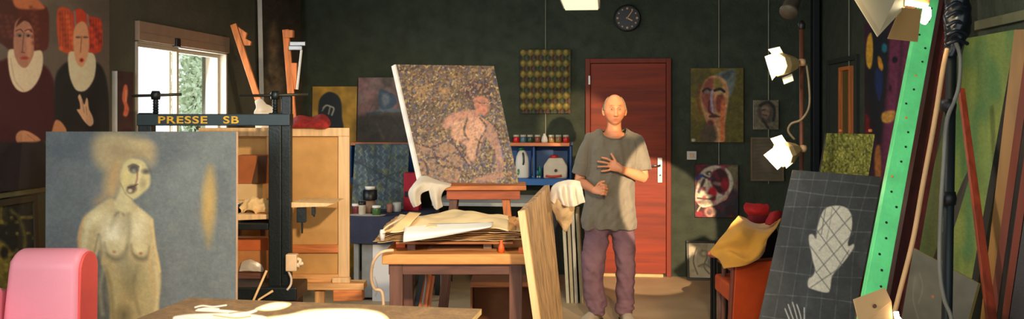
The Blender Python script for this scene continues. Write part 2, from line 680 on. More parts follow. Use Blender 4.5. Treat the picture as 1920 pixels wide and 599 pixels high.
struct(mb.build('ground_outside', mat('pale_gravel_ground', (190, 186, 170), 0.9)))

# door
m_door = wood('mahogany_door_veneer', (134, 43, 8), 'X', rough=0.62, vary=0.28, freq=0.55)
m_doorf = wood('mahogany_door_frame', (120, 38, 8), 'Z', rough=0.62, vary=0.15)
q = rectY(1098, 110, 1258, 518, YB)
x0, x1, zt = q[0].x, q[1].x, q[0].z
door = thing('door_1', None, None, ((x0 + x1) / 2, YB, 0)); door['kind'] = 'structure'
mb = MB()
fw = 0.045
mb.box(x0, x0 + fw, YB - 0.045, YB + 0.02, 0, zt); mb.box(x1 - fw, x1, YB - 0.045, YB + 0.02, 0, zt)
mb.box(x0 + fw, x1 - fw, YB - 0.045, YB + 0.02, zt - fw, zt)
mb.build('door_frame', m_doorf, door, bevel=0.004)
mb = MB(); mb.box(x0 + fw + .004, x1 - fw - .004, YB - 0.03, YB + 0.01, 0.03, zt - fw - .004)
leaf = mb.build('door_panel', m_door, door, bevel=0.003)
mb = MB()
boxY(mb, 1103, 142, 1107, 159, YB - 0.055, 0.02)
mb.build('hinge', M['steel'], door, bevel=0.002)
mb = MB(); boxY(mb, 1233, 296, 1242, 343, YB - 0.036, 0.008)
mb.build('handle_plate', M['steel'], door, bevel=0.002)
a = onY(1238, 311, YB - 0.08); b = onY(1218, 312, YB - 0.08)
mb = MB(); mb.tube([a + Vector((0, .055, 0)), a, b], 0.009, 10)
mb.tube([onY(1238, 329, YB - .05), onY(1238, 329, YB - .034)], .008, 10)
mb.build('door_handle', M['steel'], door, smooth=True)
mb = MB(); mb.box(x0 + fw + .03, x1 - fw - .03, YB - 0.06, YB + .0, 0, 0.028)
mb.build('threshold', mat('pale_threshold', (196, 170, 120), .6), door, bevel=.003)

# conduit and pilaster near the right corner, sealed doorway on the right wall
mb = MB(); mb.box(onY(1524, 100, 8.64).x, onY(1536, 100, 8.64).x, 8.62, YB - .001, 0, ZC)
tag(mb.build('trim_1', mat('black_conduit', (16, 20, 24), .5), bevel=.004), kind='structure')
dd = [onX(1558, 112, XR), onX(1612, 100, XR)]
d2 = thing('door_2', None, None, (XR, dd[0].y, 0)); d2['kind'] = 'structure'
yA, yB_ = onX(1612, 100, XR).y, onX(1556, 100, XR).y
mb = MB()
mb.box(XR - .03, XR + .01, yA, yA + .04, 0, 2.03); mb.box(XR - .03, XR + .01, yB_ - .04, yB_, 0, 2.03); mb.box(XR - .03, XR + .01, yA + .04, yB_ - .04, 1.99, 2.03)
mb.build('door_frame', mat('dark_green_frame', (44, 50, 44), .6), d2, bevel=.003)
mb = MB(); mb.box(XR - .012, XR + .01, yA + .042, yB_ - .042, 0.01, 1.988)
mb.build('door_panel', mat('dark_green_door', (56, 62, 52), .7), d2)
# picture rail along the right wall
mb = MB(); mb.box(XR - .03, XR, 3.2, 5.1, 2.02, 2.07)
tag(mb.build('trim_2', mat('grey_green_rail', (104, 104, 78), .7), bevel=.004), kind='structure')

# ================================================================== THINGS ON THE BACK WALL
# ceiling light
c = at(1087, 0, 6.9)
lt = thing('ceiling_light', 'long fluorescent ceiling light just showing at the top edge above the clock', 'ceiling light', (c.x, c.y, 2.45))
zb = at(1087, 4, 6.9).z
mb = MB(); mb.box(c.x - .15, c.x + .15, 6.3, 7.5, zb + .012, zb + .07)
mb.build('housing', M['white'], lt, bevel=.006)
mb = MB(); mb.box(c.x - .135, c.x + .135, 6.32, 7.48, zb, zb + .014)
mb.build('diffuser', mat('lit_diffuser', (255, 240, 190), .5, emit=1.2), lt, bevel=.004)
for yy in (6.5, 7.3):
    mb = MB(); mb.tube([(c.x, yy, zb + .07), (c.x, yy, ZC)], .006, 8); mb.build('hanger', M['steel'], lt)

# clock
c = onY(1176, 34, YB - .03)
R_ = 0.128
ck = thing('wall_clock', 'round black wall clock with pale hour marks above the door', 'clock', c)
mb = MB(); mb.lathe(c + Vector((0, .03, 0)), [(R_, 0), (R_, .03), (R_ - .01, .04), (R_ - .016, .034), (R_ - .016, .02)], 40, axis=(0, -1, 0))
mb.build('rim', M['black'], ck, smooth=True)
mb = MB(); mb.lathe(c + Vector((0, .015, 0)), [(R_ - .014, 0), (R_ - .014, .012)], 40, axis=(0, -1, 0))
mb.build('clock_face', mat('black_clock_face', (12, 22, 30), .4), ck)
m_mark = mat('brass_marks', (214, 168, 110), .5)
for k in range(12):
    a = k * math.pi / 6
    p = c + Vector((math.sin(a) * .092, -.0005, math.cos(a) * .092))
    mb = MB(); mb.lathe(p, [(.011 if k % 3 == 0 else .008, 0), (.011 if k % 3 == 0 else .008, .004)], 10, axis=(0, -1, 0))
    mb.build('hour_mark', m_mark, ck)
for nm, a, L, wd in (('hour_hand', 118, .055, .012), ('minute_hand', 35, .085, .008)):
    a = math.radians(a); d = Vector((math.sin(a), 0, math.cos(a)))
    mb = MB(); mb.beam(c + Vector((0, -.006, 0)) - d * .012, c + Vector((0, -.006, 0)) + d * L, wd, .003, up=(0, 1, 0))
    mb.build(nm, mat('gilt_hand', (226, 176, 110), .4), ck)

# light switch
c = onY(1297, 292, YB)
sw = thing('light_switch', 'small white square light switch on the dark wall right of the door', 'switch', c)
mb = MB(); boxY(mb, 1288, 284, 1306, 300, YB - .012, .013); mb.build('switch_plate', M['white'], sw, bevel=.004)
mb = MB(); boxY(mb, 1293, 288, 1301, 296, YB - .018, .008); mb.build('rocker', mat('cream_rocker', (226, 190, 150), .5), sw, bevel=.002)


def wire(name_label, px, py0, py1, Y):
    a, b = onY(px, py0, Y), onY(px, py1, Y)
    mb = MB(); mb.tube([a, b], .0045, 6)
    return tag(mb.build('hanging_wire', mat('pale_wire', (150, 150, 130), .5)), name_label, 'wire', 'picture hanging wires')


wire('pale hanging wire behind and above the grid relief', 1023, -90, 258, YB - .008)
wire('pale hanging wire above the painting of a face in a cone hat', 1348, -90, 330, YB - .008)
wire('pale hanging wire above the small grey portrait', 1441, -90, 345, YB - .008)


# grid relief
def f_grid(P):
    P.fill((60, 56, 26))
    for i in range(7):
        for j in range(6):
            cx, cy = 981 + i * 13.4, 102 + j * 20.2
            P.ell(cx, cy - 3, 5.6, 6.5, (118, 104, 40), 1.5)
            P.ell(cx, cy - 5, 3, 3, (150, 132, 66), 1.5, .8)
            P.ell(cx + 4, cy + 6, 3.6, 4, (78, 40, 24) if (i + j) % 3 else (40, 66, 30), 1.5, .8)
            P.ell(cx - 4, cy + 6, 2.5, 3, (14, 16, 14), 1.2, .9)
    P.mottle(.15, 4, 3)


def h_grid(x, y):
    u = np.cos((x - 981) / 13.4 * 2 * np.pi); v = np.cos((y - 99) / 20.2 * 2 * np.pi)
    return 0.006 * np.clip(u + v, -1, 2)


q = rectY(975, 93, 1070, 213, YB - .05)
o = painted_panel('relief_panel', q, .03, f_grid, None, 0.8, 1.15, 'dark_edge', h_grid)
tag(o, 'square olive green relief panel of raised knobs in a grid, hung left of the door', 'wall art')


def face_hat(P):
    P.fill((104, 88, 20)); P.mottle(.25, 30, 2); P.tint((70, 66, 18), 22, 3, .45, .7)
    P.poly([(1350, 127), (1395, 127), (1395, 267), (1362, 267)], (82, 74, 20), 6, .8)
    P.blob([(1340, 142), (1362, 132), (1378, 130), (1379, 150), (1374, 172), (1367, 182), (1357, 170), (1350, 158)], (92, 100, 92), 2)
    P.blob([(1352, 140), (1375, 131), (1364, 150)], (60, 66, 66), 2, .8)
    P.blob([(1322, 152), (1336, 142), (1354, 146), (1364, 160), (1366, 185), (1362, 215), (1358, 240), (1358, 264), (1340, 266), (1338, 238), (1326, 232), (1317, 205), (1313, 178)], (176, 128, 84), 1.5)
    P.blob([(1318, 160), (1330, 146), (1341, 150), (1336, 170), (1340, 195), (1335, 214), (1322, 205), (1315, 185)], (120, 60, 46), 3, .9)
    P.blob([(1338, 150), (1348, 148), (1356, 160), (1348, 172), (1340, 166)], (116, 100, 40), 2, .8)
    P.blob([(1344, 180), (1355, 176), (1358, 196), (1350, 212), (1342, 204)], (112, 48, 34), 2, .9)
    P.line([(1318, 171), (1326, 166), (1334, 171)], 4, (34, 26, 30))
    P.line([(1340, 170), (1350, 167), (1358, 172)], 5, (34, 26, 30))
    P.ell(1326, 173, 5, 3, (104, 96, 86)); P.ell(1350, 175, 5, 3, (150, 140, 90))
    P.line([(1335, 172), (1334, 190), (1337, 210)], 5, (150, 134, 150), 1.5)
    P.line([(1330, 190), (1329, 208), (1336, 214)], 3, (76, 26, 36), 1)
    P.ell(1338, 218, 8, 4, (70, 30, 30)); P.line([(1330, 219), (1350, 219)], 2, (40, 16, 22))
    P.blob([(1330, 222), (1352, 222), (1350, 234), (1338, 240), (1328, 234)], (160, 110, 74), 2, .8)
    P.ell(1332, 232, 6, 6, (90, 30, 30), 2, .9)
    P.line([(1356, 190), (1354, 225), (1355, 262)], 8, (184, 96, 50), 2, .9)
    P.blob([(1318, 240), (1338, 236), (1344, 264), (1312, 266)], (72, 58, 40), 3, .9)
    P.line([(1312, 160), (1308, 185), (1314, 215)], 3, (120, 30, 24), 2, .7)
    P.ell(1300, 263, 4, 3, (180, 176, 160), 1); P.mottle(.22, 5, 8)


q = rectY(1295, 128, 1394, 267, YB - .035)
o = painted_panel('painting', q, .03, face_hat, None, 1.0, 1.4, 'dark_edge')
tag(o, 'painting of a long pale face in a cone hat on mustard yellow ground', 'painting', 'paintings hung on the back wall')


def mask(P):
    P.fill((40, 26, 26)); P.tint((96, 24, 30), 14, 4, .5, .9); P.tint((34, 40, 50), 12, 6, .5, .6)
    P.poly([(1360, 309), (1385, 309), (1385, 360), (1372, 350)], (92, 84, 58), 5)
    P.blob([(1308, 342), (1315, 322), (1332, 312), (1352, 311), (1368, 322), (1375, 342), (1370, 360), (1356, 376), (1340, 386), (1318, 388), (1304, 376), (1305, 356)], (168, 156, 138), 1.5)
    P.blob([(1338, 322), (1352, 316), (1364, 328), (1366, 352), (1352, 364), (1338, 352), (1332, 336)], (48, 18, 20), 2)
    P.ell(1346, 345, 11, 4, (120, 96, 92), 1.5, .8, 10); P.ell(1359, 346, 7, 12, (136, 16, 24), 2, .9)
    P.ell(1336, 361, 8, 10, (152, 20, 32), 2); P.ell(1337, 372, 5, 6, (100, 10, 20), 2)
    P.ell(1329, 325, 6, 4, (60, 56, 56), 1.5); P.ell(1330, 326, 2, 2, (190, 180, 160), 1)
    P.line([(1318, 330), (1330, 336), (1342, 332)], 4, (36, 44, 66), 1.5)
    P.line([(1306, 336), (1314, 330)], 7, (26, 54, 104), 2)
    P.line([(1320, 338), (1314, 352), (1310, 360)], 5, (58, 48, 48), 1.5)
    P.line([(1326, 338), (1322, 356), (1316, 364)], 5, (190, 182, 150), 1.5)
    P.ell(1323, 368, 13, 4, (190, 180, 140), 1.5); P.line([(1308, 372), (1330, 374), (1340, 370)], 3, (58, 44, 44), 1)
    P.ell(1320, 379, 12, 4, (120, 112, 90), 1.5); P.line([(1305, 376), (1318, 388), (1340, 382)], 3, (200, 188, 156), 1)
    P.line([(1366, 358), (1362, 372), (1352, 378)], 3, (170, 120, 100), 1)
    P.ell(1332, 398, 11, 10, (158, 120, 100), 2); P.ell(1330, 398, 5, 6, (100, 70, 66), 1.5); P.ell(1311, 402, 7, 6, (128, 20, 34), 2)
    P.line([(1308, 396), (1314, 386)], 3, (180, 160, 130)); P.tint((110, 26, 46), 9, 11, .62, .7); P.mottle(.2, 4, 9)


q = rectY(1303, 309, 1384, 408, YB - .035)
o = painted_panel('painting', q, .03, mask, None, .9, 1.7, 'dark_edge')
tag(o, 'red and white painting of a skull like masked face, hung below the light switch', 'painting', 'paintings hung on the back wall')


def portrait(P):
    P.fill((98, 90, 70)); P.mottle(.2, 12, 1)
    P.blob([(1424, 196), (1440, 190), (1452, 200), (1448, 222), (1438, 232), (1426, 226), (1420, 210)], (70, 60, 50), 2)
    P.blob([(1428, 202), (1438, 198), (1444, 208), (1438, 222), (1429, 220)], (112, 92, 72), 2)
    P.line([(1425, 198), (1440, 192), (1452, 204), (1450, 226)], 5, (28, 28, 26), 1.5); P.line([(1430, 224), (1440, 240)], 5, (40, 36, 32), 1.5)
    P.line([(1429, 207), (1434, 206)], 2, (24, 20, 20)); P.line([(1430, 215), (1438, 217)], 2, (90, 36, 34)); P.mottle(.25, 4, 6)


q = rectY(1413, 188, 1460, 243, YB - .03)
o = painted_panel('painting', q, .025, portrait, None, .9, 1.4, 'canvas_edge')
tag(o, 'small grey sketchy portrait of a head hung above the pale drawing', 'painting', 'paintings hung on the back wall')


def drawing(P):
    P.fill((92, 82, 62)); P.mottle(.15, 18, 2)
    for k in range(9):
        P.line([(1414, 270 + k * 7), (1440, 268 + k * 7), (1462, 271 + k * 7)], 1.2, (70, 60, 44), .8, .7)
    P.ell(1438, 300, 14, 22, (104, 92, 70), 3, .7)


q = rectY(1408, 258, 1470, 340, YB - .03)
th = thing('framed_drawing', 'faint tan drawing in thin frame hung below the small portrait', 'picture', q[3])
painted_panel('drawing', rectY(1411, 261, 1467, 337, YB - .03), .02, drawing, th, 1.1, 1.3)
mb = MB()
boxY(mb, 1408, 258, 1470, 261, YB - .035, .03); boxY(mb, 1408, 337, 1470, 340, YB - .035, .03)
boxY(mb, 1408, 261, 1411, 337, YB - .035, .03); boxY(mb, 1467, 261, 1470, 337, YB - .035, .03)
mb.build('frame', mat('dull_wood_frame', (120, 100, 70), .6), th)


def floor_drawing(P):
    P.fill((150, 142, 118)); P.mottle(.12, 20, 3)
    P.line([(1306, 466), (1300, 490), (1308, 515)], 2, (70, 66, 56)); P.line([(1316, 470), (1326, 480), (1320, 500), (1330, 514)], 2, (74, 70, 60))
    P.ell(1320, 476, 9, 7, (96, 90, 76), 2, .7); P.ell(1320, 476, 5, 4, (158, 150, 124), 1.5)
    P.line([(1310, 500), (1322, 496), (1334, 504)], 3, (88, 84, 72), 1.5); P.ell(1331, 492, 5, 9, (92, 96, 92), 2, .7); P.tint((110, 104, 86), 8, 5, .6, .5)


q = rectY(1289, 453, 1348, 525, 8.55)
q[0].z = q[1].z = at(1315, 453, 8.5).z
th = thing('framed_drawing', 'black framed pencil drawing standing on the floor beside the door', 'picture', (q[3].x, 8.55, 0))
zb = 0.0; zt = q[0].z; xa, xb = q[0].x, q[1].x; dY = .12


def leanpt(x, z, off=0):
    return Vector((x, 8.58 + dY * z / zt - off, z))


fr = .022
painted_panel('drawing', [leanpt(xa + fr, zt - fr), leanpt(xb - fr, zt - fr), leanpt(xb - fr, fr), leanpt(xa + fr, fr)], .012, floor_drawing, th, 1.1, 1.6)
mb = MB()
for (a, b, z0, z1) in ((xa, xb, zt - fr, zt), (xa, xb, 0, fr), (xa, xa + fr, fr, zt - fr), (xb - fr, xb, fr, zt - fr)):
    mb.slab([leanpt(a, z1, .01), leanpt(b, z1, .01), leanpt(b, z0, .01), leanpt(a, z0, .01)], .028)
mb.build('frame', M['black'], th, bevel=.003)


# ------------------------------------------------------------------ left wall paintings
def two_women(P):
    P.fill((92, 80, 68)); P.mottle(.15, 60, 1); P.tint((78, 70, 60), 40, 5, .5, .5)
    P.poly([(-200, 245), (84, 245), (110, 420), (-200, 420)], (28, 22, 22), 6, .6)
    # left figure
    P.blob([(-200, 130), (-20, 118), (14, 110), (30, 125), (78, 120), (100, 150), (104, 200), (104, 262), (-200, 262)], (54, 16, 20), 3)
    P.blob([(-60, -10), (20, 0), (46, 6), (50, 92), (22, 96), (-2, 80), (-40, 78)], (66, 34, 28), 2)
    P.blob([(34, 6), (56, 4), (88, 14), (92, 60), (88, 92), (64, 96), (40, 80)], (78, 34, 26), 2)
    P.tint((96, 46, 34), 6, 8, .5, .0)
    P.blob([(26, -8), (60, -8), (76, 4), (84, 16), (60, 18), (30, 14)], (170, 96, 60), 2, .9)
    P.blob([(15, 98), (30, 92), (60, 96), (78, 96), (80, 124), (72, 150), (58, 168), (42, 173), (28, 164), (18, 140)], (196, 174, 142), 1.5)
    P.line([(20, 110), (28, 150), (44, 170)], 2, (150, 130, 104), 1.5, .6)
    P.blob([(27, 50), (32, 38), (44, 32), (56, 38), (62, 52), (64, 84), (62, 105), (50, 126), (38, 124), (28, 106), (25, 80)], (152, 104, 82), 1.5)
    P.blob([(48, 60), (58, 50), (62, 78), (60, 100), (52, 116)], (176, 120, 92), 2, .7)
    P.ell(36, 66, 6, 4, (110, 88, 76)); P.ell(52, 66, 6, 4, (120, 96, 84)); P.ell(37, 67, 2.6, 2.2, (50, 36, 36), 1); P.ell(53, 67, 2.6, 2.2, (50, 36, 36), 1)
    P.line([(30, 58), (38, 55), (43, 60)], 2, (90, 48, 40)); P.line([(47, 58), (54, 55), (60, 60)], 2, (90, 48, 40))
    P.line([(45, 62), (43, 80), (42, 97)], 2.2, (110, 70, 60)); P.line([(40, 98), (46, 99)], 2, (110, 60, 50)); P.ell(46, 109, 7, 2.6, (150, 46, 40))
    P.blob([(30, 50), (36, 36), (46, 30), (58, 38), (63, 56), (56, 44), (46, 39), (38, 44)], (70, 30, 22), 1.5)
    # her hands
    P.blob([(30, 254), (40, 245), (56, 248), (76, 262), (66, 268), (44, 267), (32, 268)], (170, 116, 80), 1.5)
    P.line([(50, 252), (66, 264)], 1, (120, 70, 50), .8, .7)
    P.blob([(-200, 270), (40, 268), (84, 270), (84, 330), (-200, 340)], (26, 20, 22), 3)
    # right figure
    P.blob([(104, 250), (102, 190), (104, 145), (118, 122), (134, 116), (176, 116), (194, 132), (204, 180), (206, 250), (206, 300), (100, 300)], (20, 22, 22), 2.5)
    P.blob([(108, 18), (124, 14), (136, 26), (140, 60), (136, 98), (114, 94), (107, 60)], (176, 70, 38), 1.5)
    P.blob([(136, 24), (150, 16), (168, 30), (188, 36), (192, 60), (190, 94), (168, 98), (150, 60), (138, 50)], (178, 56, 34), 1.5)
    for k in range(5):
        P.line([(112 + k * 5, 20), (113 + k * 5, 92)], 1.3, (110, 50, 36), 1, .6)
        P.line([(170 + k * 5, 36), (170 + k * 5, 92)], 1.3, (110, 40, 30), 1, .6)
    for k in range(14):
        P.ell(113 + (k * 37) % 24, 26 + k * 5, 4, 4, (206, 92, 50) if k % 2 else (128, 50, 34), 2, .7); P.ell(168 + (k * 29) % 22, 40 + (k * 41) % 52, 4, 4, (196, 66, 36) if k % 2 else (112, 36, 30), 2, .7); P.ell(58 + (k * 31) % 30, 14 + (k * 43) % 74, 4, 4, (106, 52, 40), 2, .6); P.ell((k * 23) % 26, 30 + (k * 37) % 46, 4, 4, (96, 48, 40), 2, .6)
    P.line([(140, 22), (142, 52)], 4, (110, 108, 106), 1.2, .8); P.line([(164, 28), (166, 50)], 4, (120, 110, 104), 1.2, .8)
    P.blob([(128, 102), (140, 96), (162, 98), (176, 102), (180, 122), (176, 148), (164, 167), (152, 172), (140, 166), (130, 140)], (204, 182, 148), 1.5)
    P.blob([(138, 60), (144, 46), (154, 40), (162, 46), (166, 62), (167, 90), (162, 112), (154, 126), (144, 118), (138, 92)], (196, 138, 100), 1.5)
    P.ell(147, 70, 4.5, 2.6, (150, 106, 86)); P.ell(160, 70, 4.5, 2.6, (150, 106, 86)); P.line([(143, 70), (150, 70)], 1.6, (80, 50, 44)); P.line([(157, 70), (164, 70)], 1.6, (80, 50, 44))
    P.line([(153, 68), (152, 84), (151, 98)], 2, (150, 90, 66)); P.ell(153, 113, 4, 4, (170, 50, 40)); P.ell(153, 113, 1.6, 1.6, (70, 20, 20), 1)
    P.blob([(146, 182), (150, 177), (154, 186), (158, 196), (162, 184), (165, 188), (167, 204), (174, 220), (175, 232), (168, 237), (158, 228), (150, 216), (144, 206), (150, 204), (149, 192)], (196, 152, 116), 1.2)
    P.line([(154, 190), (158, 212)], 1, (110, 76, 60), .8, .8); P.line([(161, 200), (163, 216)], 1, (110, 76, 60), .8, .7)
    P.blob([(98, 244), (104, 226), (114, 228), (124, 242), (122, 252), (98, 252)], (176, 118, 80), 1.5)
    P.mottle(.05, 5, 4)


def quadX(px0, px1, pytop, pybot, X, pxref=None):
    """upright rectangle in the plane x = X between two picture columns"""
    a, b = onX(px0, pytop, X), onX(px1, pytop, X)
    return a.y, b.y


xw = XL + .035
y0, y1 = 3.75, onX(205, 100, xw).y
zb, zt = 1.19, 2.55
o = painted_panel('painting', [Vector((xw, y0, zt)), Vector((xw, y1, zt)), Vector((xw, y1, zb)), Vector((xw, y0, zb))], .034, two_women, None, 1.25, 1.65, 'dark_edge')
tag(o, 'large dark painting of two women in white ruff collars hung on the left wall', 'painting', 'paintings on the left wall')


def dark_abs(P):
    P.fill((24, 26, 22)); P.tint((60, 54, 24), 30, 3, .55, .7)
    P.blob([(-60, 420), (0, 450), (18, 470), (26, 500), (20, 540), (4, 570), (-60, 590)], (104, 92, 36), 4)
    P.ell(8, 474, 8, 12, (24, 22, 16), 2, .8); P.line([(0, 430), (20, 450), (34, 480)], 4, (22, 24, 20), 2)
    P.line([(20, 395), (36, 410), (46, 440), (46, 480)], 7, (84, 78, 34), 3, .8); P.tint((150, 130, 50), 10, 6, .68, .6); P.mottle(.3, 8, 2)


y0, y1 = 3.5, onX(64, 400, xw).y
zt = 1.15
th = thing('framed_painting', 'dark painting with mustard blots standing under the two women painting', 'painting', (xw, y1, 0), 'paintings on the left wall')
painted_panel('canvas', [Vector((xw + .01, y0, zt - .03)), Vector((xw + .01, y1 - .03, zt - .03)), Vector((xw + .05, y1 - .03, .03)), Vector((xw + .05, y0, .03))], .02, dark_abs, th, 1.4, 1.3, 'dark_edge')
mb = MB()
mb.slab([Vector((xw + .018, y0, zt)), Vector((xw + .018, y1, zt)), Vector((xw + .02, y1, zt - .03)), Vector((xw + .02, y0, zt - .03))], .03, 0)
mb.slab([Vector((xw + .02, y1 - .03, zt - .03)), Vector((xw + .02, y1, zt - .03)), Vector((xw + .06, y1, 0)), Vector((xw + .06, y1 - .03, 0))], .03, 0)
mb.slab([Vector((xw + .06, y0, .03)), Vector((xw + .06, y1 - .03, .03)), Vector((xw + .062, y1 - .03, 0)), Vector((xw + .062, y0, 0))], .03, 0)
mb.build('frame', mat('black_brown_frame', (58, 48, 30), .5), th)
# pale skirting ledge above the dark painting
mb = MB(); mb.box(XL, XL + .018, 3.2, WY0 - .3, 1.155, 1.18)
tag(mb.build('trim_3', mat('olive_rail', (104, 94, 62), .7)), kind='structure')


def narrow(P):
    P.fill((58, 36, 34)); P.mottle(.2, 12, 2)
    P.blob([(232, 162), (238, 160), (240, 175), (238, 190), (242, 205), (238, 218), (231, 216), (233, 200), (229, 185)], (206, 104, 72), 1.5)
    P.line([(236, 170), (236, 190)], 2, (230, 170, 130), 1, .8)


ya, yb = onX(220, 180, xw).y, onX(250, 180, xw).y
o = painted_panel('painting', [Vector((xw, ya, 1.83)), Vector((xw, yb, 1.83)), Vector((xw, yb, 1.3)), Vector((xw, ya, 1.3))], .034, narrow, None, 1.0, 1.4, 'canvas_edge')
o.data.transform(Matrix.Translation((.0, 0, 0)))
tag(o, 'narrow dark painting with an orange streak, between the two women painting and the window', 'painting', 'paintings on the left wall')


def tall_dark(P):
    P.fill((58, 50, 42)); P.mottle(.25, 40, 2, .4); P.tint((40, 36, 32), 25, 7, .5, .7, .4)
    P.blob([(505, 60), (513, 40), (520, 60), (522, 95), (516, 120), (507, 118), (503, 90)], (104, 84, 62), 5, .8)
    P.blob([(500, 115), (516, 110), (528, 130), (532, 180), (530, 240), (494, 240), (490, 170)], (92, 78, 60), 6, .8)
    P.ell(513, 78, 5, 9, (60, 44, 34), 3, .5); P.line([(500, 130), (510, 160), (522, 150)], 4, (56, 46, 38), 3, .6); P.mottle(.2, 7, 9)


ya, yb = onX(490, 100, xw + .02).y, onX(563, 100, xw + .02).y
o = painted_panel('painting', [Vector((xw + .02, ya, 2.75)), Vector((xw + .02, yb, 2.75)), Vector((xw + .08, yb, 0)), Vector((xw + .08, ya, 0))], .04, tall_dark, None, 1.3, 2.3, 'canvas_edge')
tag(o, 'tall narrow brown painting of a faint standing figure leaning in the left corner', 'painting', 'paintings on the left wall')

# ------------------------------------------------------------------ counter at the back left
yT0, yT1, zT = 7.35, 8.1, 0.70
xa, xb = onY(655, 412, yT0).x, onY(1046, 412, 8.0).x
c1 = thing('work_counter', 'low counter under a navy cloth carrying paint jars at the back left', 'counter', (xa, yT0, 0))
xm = onY(800, 412, yT0).x
mb = MB(); mb.box(xa, xm, yT0, yT1, zT - .04, zT); mb.build('worktop', M['navy'], c1, bevel=.004)
mb = MB(); mb.box(xa + .01, xm, yT0 - .012, yT0 - .002, zT - .22, zT - .002); mb.build('cloth_front', M['navy'], c1, bevel=.003)
for xx in (xa + .03, xm - .05):
    for yy in (yT0 + .03, yT1 - .05):
        mb = MB(); mb.box(xx, xx + .04, yy, yy + .04, 0, zT - .04); mb.build('leg', M['grey_metal'], c1)
# grey cabinet beneath
q = rectY(657, 462, 716, 562, yT0 + .04)
cb = thing('grey_cabinet', 'pale grey cabinet standing under the navy covered counter', 'cabinet', (q[0].x, yT0, 0))
xq0, xq1 = xa + .09, xa + .42
mb = MB(); mb.box(xq0, xq1, yT0 + .05, yT1 - .1, .02, zT - .09); mb.build('body', M['grey_metal'], cb, bevel=.006)
mb = MB(); mb.box(xq0 + .12, xq1 - .01, yT0 + .036, yT0 + .05, .05, zT - .12); mb.build('door', mat('pale_grey_door', (176, 180, 184), .5), cb, bevel=.004)
for xx in (xq0 + .03, xq1 - .03):
    for yy in (yT0 + .08, yT1 - .14):
        mb = MB(); mb.lathe((xx, yy, 0), [(.012, 0), (.016, .025)], 10); mb.build('foot', M['black'], cb)


def poster(P):
    P.fill((206, 208, 210))
    P.line([(688, 505), (694, 525), (690, 548)], 1.5, (120, 120, 124)); P.line([(684, 512), (700, 502)], 1.5, (130, 130, 132))
    P.line([(702, 520), (708, 540), (704, 556)], 1.2, (180, 150, 130)); P.line([(660, 500), (676, 530)], 1.2, (120, 124, 130))


q = rectY(678, 500, 715, 566, yT0 + .0)
o = painted_panel('paper_sheet', [Vector((xq0 + .10, yT0 + .033, .47)), Vector((xq1 - .005, yT0 + .033, .47)), Vector((xq1 - .005, yT0 + .02, .0)), Vector((xq0 + .10, yT0 + .02, .0))], .003, poster, None, 1.5, 1.3)
tag(o, 'white sheet with thin pen lines propped against the grey cabinet', 'paper')

# blue shelf unit along the back wall
zs0, zs1 = onY(1000, 347, 8.4).z, onY(1000, 268, 8.45).z
xs0, xs1 = onY(657, 300, 8.4).x, onY(1072, 300, 8.45).x
sh = thing('blue_shelf_unit', 'bright blue open shelf unit with a wooden top fixed to the back wall', 'shelf', (xs0, 8.45, zs0))
mb = MB(); mb.box(xs0, xs1, YB - .02, YB - .002, zs0, zs1); mb.build('back_panel', M['blue'], sh)
mb = MB(); mb.box(xs0, xs1, 8.4, YB - .02, zs0 - .005, zs0 + .055); mb.build('bottom_board', mat('bright_blue_board', (24, 96, 168), .5), sh, bevel=.003)
for px in (659, 1000.5, 1070):
    xx = onY(px, 300, 8.45).x
    mb = MB(); mb.box(xx - .009, xx + .009, 8.47 if px == 1000.5 else 8.42, YB - .02, zs0 + .055, zs1 - .03); mb.build('side_board', M['blue'], sh, bevel=.002)
mb = MB(); mb.box(xs0, onY(1068, 270, 8.42).x, 8.40, YB - .002, zs1 - .03, zs1); mb.build('top_board', wood('reddish_shelf_top', (206, 128, 84), 'X'), sh, bevel=.003)

# white topped table to the right, in front of the blue shelf
zW = .80
tb = thing('side_table', 'white topped table below the blue shelf unit', 'table', (onY(900, 380, 7.9).x, 7.9, 0))
xw0, xw1 = onY(815, 380, 7.75).x, onY(1046, 380, 7.75).x
mb = MB(); mb.box(xw0, xw1, 7.62, 8.36, zW - .03, zW); mb.build('tabletop', mat('grey_white_laminate', (176, 176, 168), .5), tb, bevel=.003)
for xx in (xw0 + .02, xw1 - .06):
    for yy in (7.65, 8.28):
        mb = MB(); mb.box(xx, xx + .04, yy, yy + .04, 0, zW - .03); mb.build('leg', M['black'], tb)

# jars on the wooden top
jar_cols = [(968, 'red'), (981, 'blue'), (994, 'green'), (1008, 'brown'), (1034, 'ochre'), (1047, 'olive'), (1061, 'crimson')]
jc = {'red': (196, 30, 30), 'blue': (70, 110, 130), 'green': (44, 70, 56), 'brown': (130, 70, 44), 'ochre': (150, 120, 76), 'olive': (140, 110, 60), 'crimson': (188, 40, 36)}
proto = None
m_lid = mat('pale_jar_lid', (190, 186, 172), .4)
z0 = zs1


def jar(cx, Y, z, r, h, m_body, m_lid_, lid_h, label, group, cat='jar'):
    t = thing('paint_jar', label, cat, (cx, Y, z), group)
    mb = MB(); mb.lathe((cx, Y, z), [(r * .92, 0), (r, .006), (r, h * .8), (r * .86, h)], 20); mb.build('glass_body', m_body, t, smooth=True)
    mb = MB(); mb.lathe((cx, Y, z + h), [(r * .95, 0), (r * .95, lid_h), (r * .8, lid_h + .003)], 20); mb.build('lid', m_lid_, t, smooth=True)
    return t


for px, cn in jar_cols:
    jar(onY(px, 260, 8.52).x, 8.52, z0, .029, .052, mat('jar_' + cn, jc[cn], .3), m_lid, .018, f'small jar of {cn} paint with pale lid in the row on the blue shelf', 'paint jars on the blue shelf')
cx = onY(1021, 260, 8.5).x
t = thing('white_pot', 'small white pot in the middle of the jar row on the blue shelf', 'pot', (cx, 8.5, z0))
mb = MB(); mb.lathe((cx, 8.5, z0), [(.028, 0), (.032, .02), (.024, .05), (.014, .07), (.012, .085)], 20); mb.build('body', M['white'], t, smooth=True)

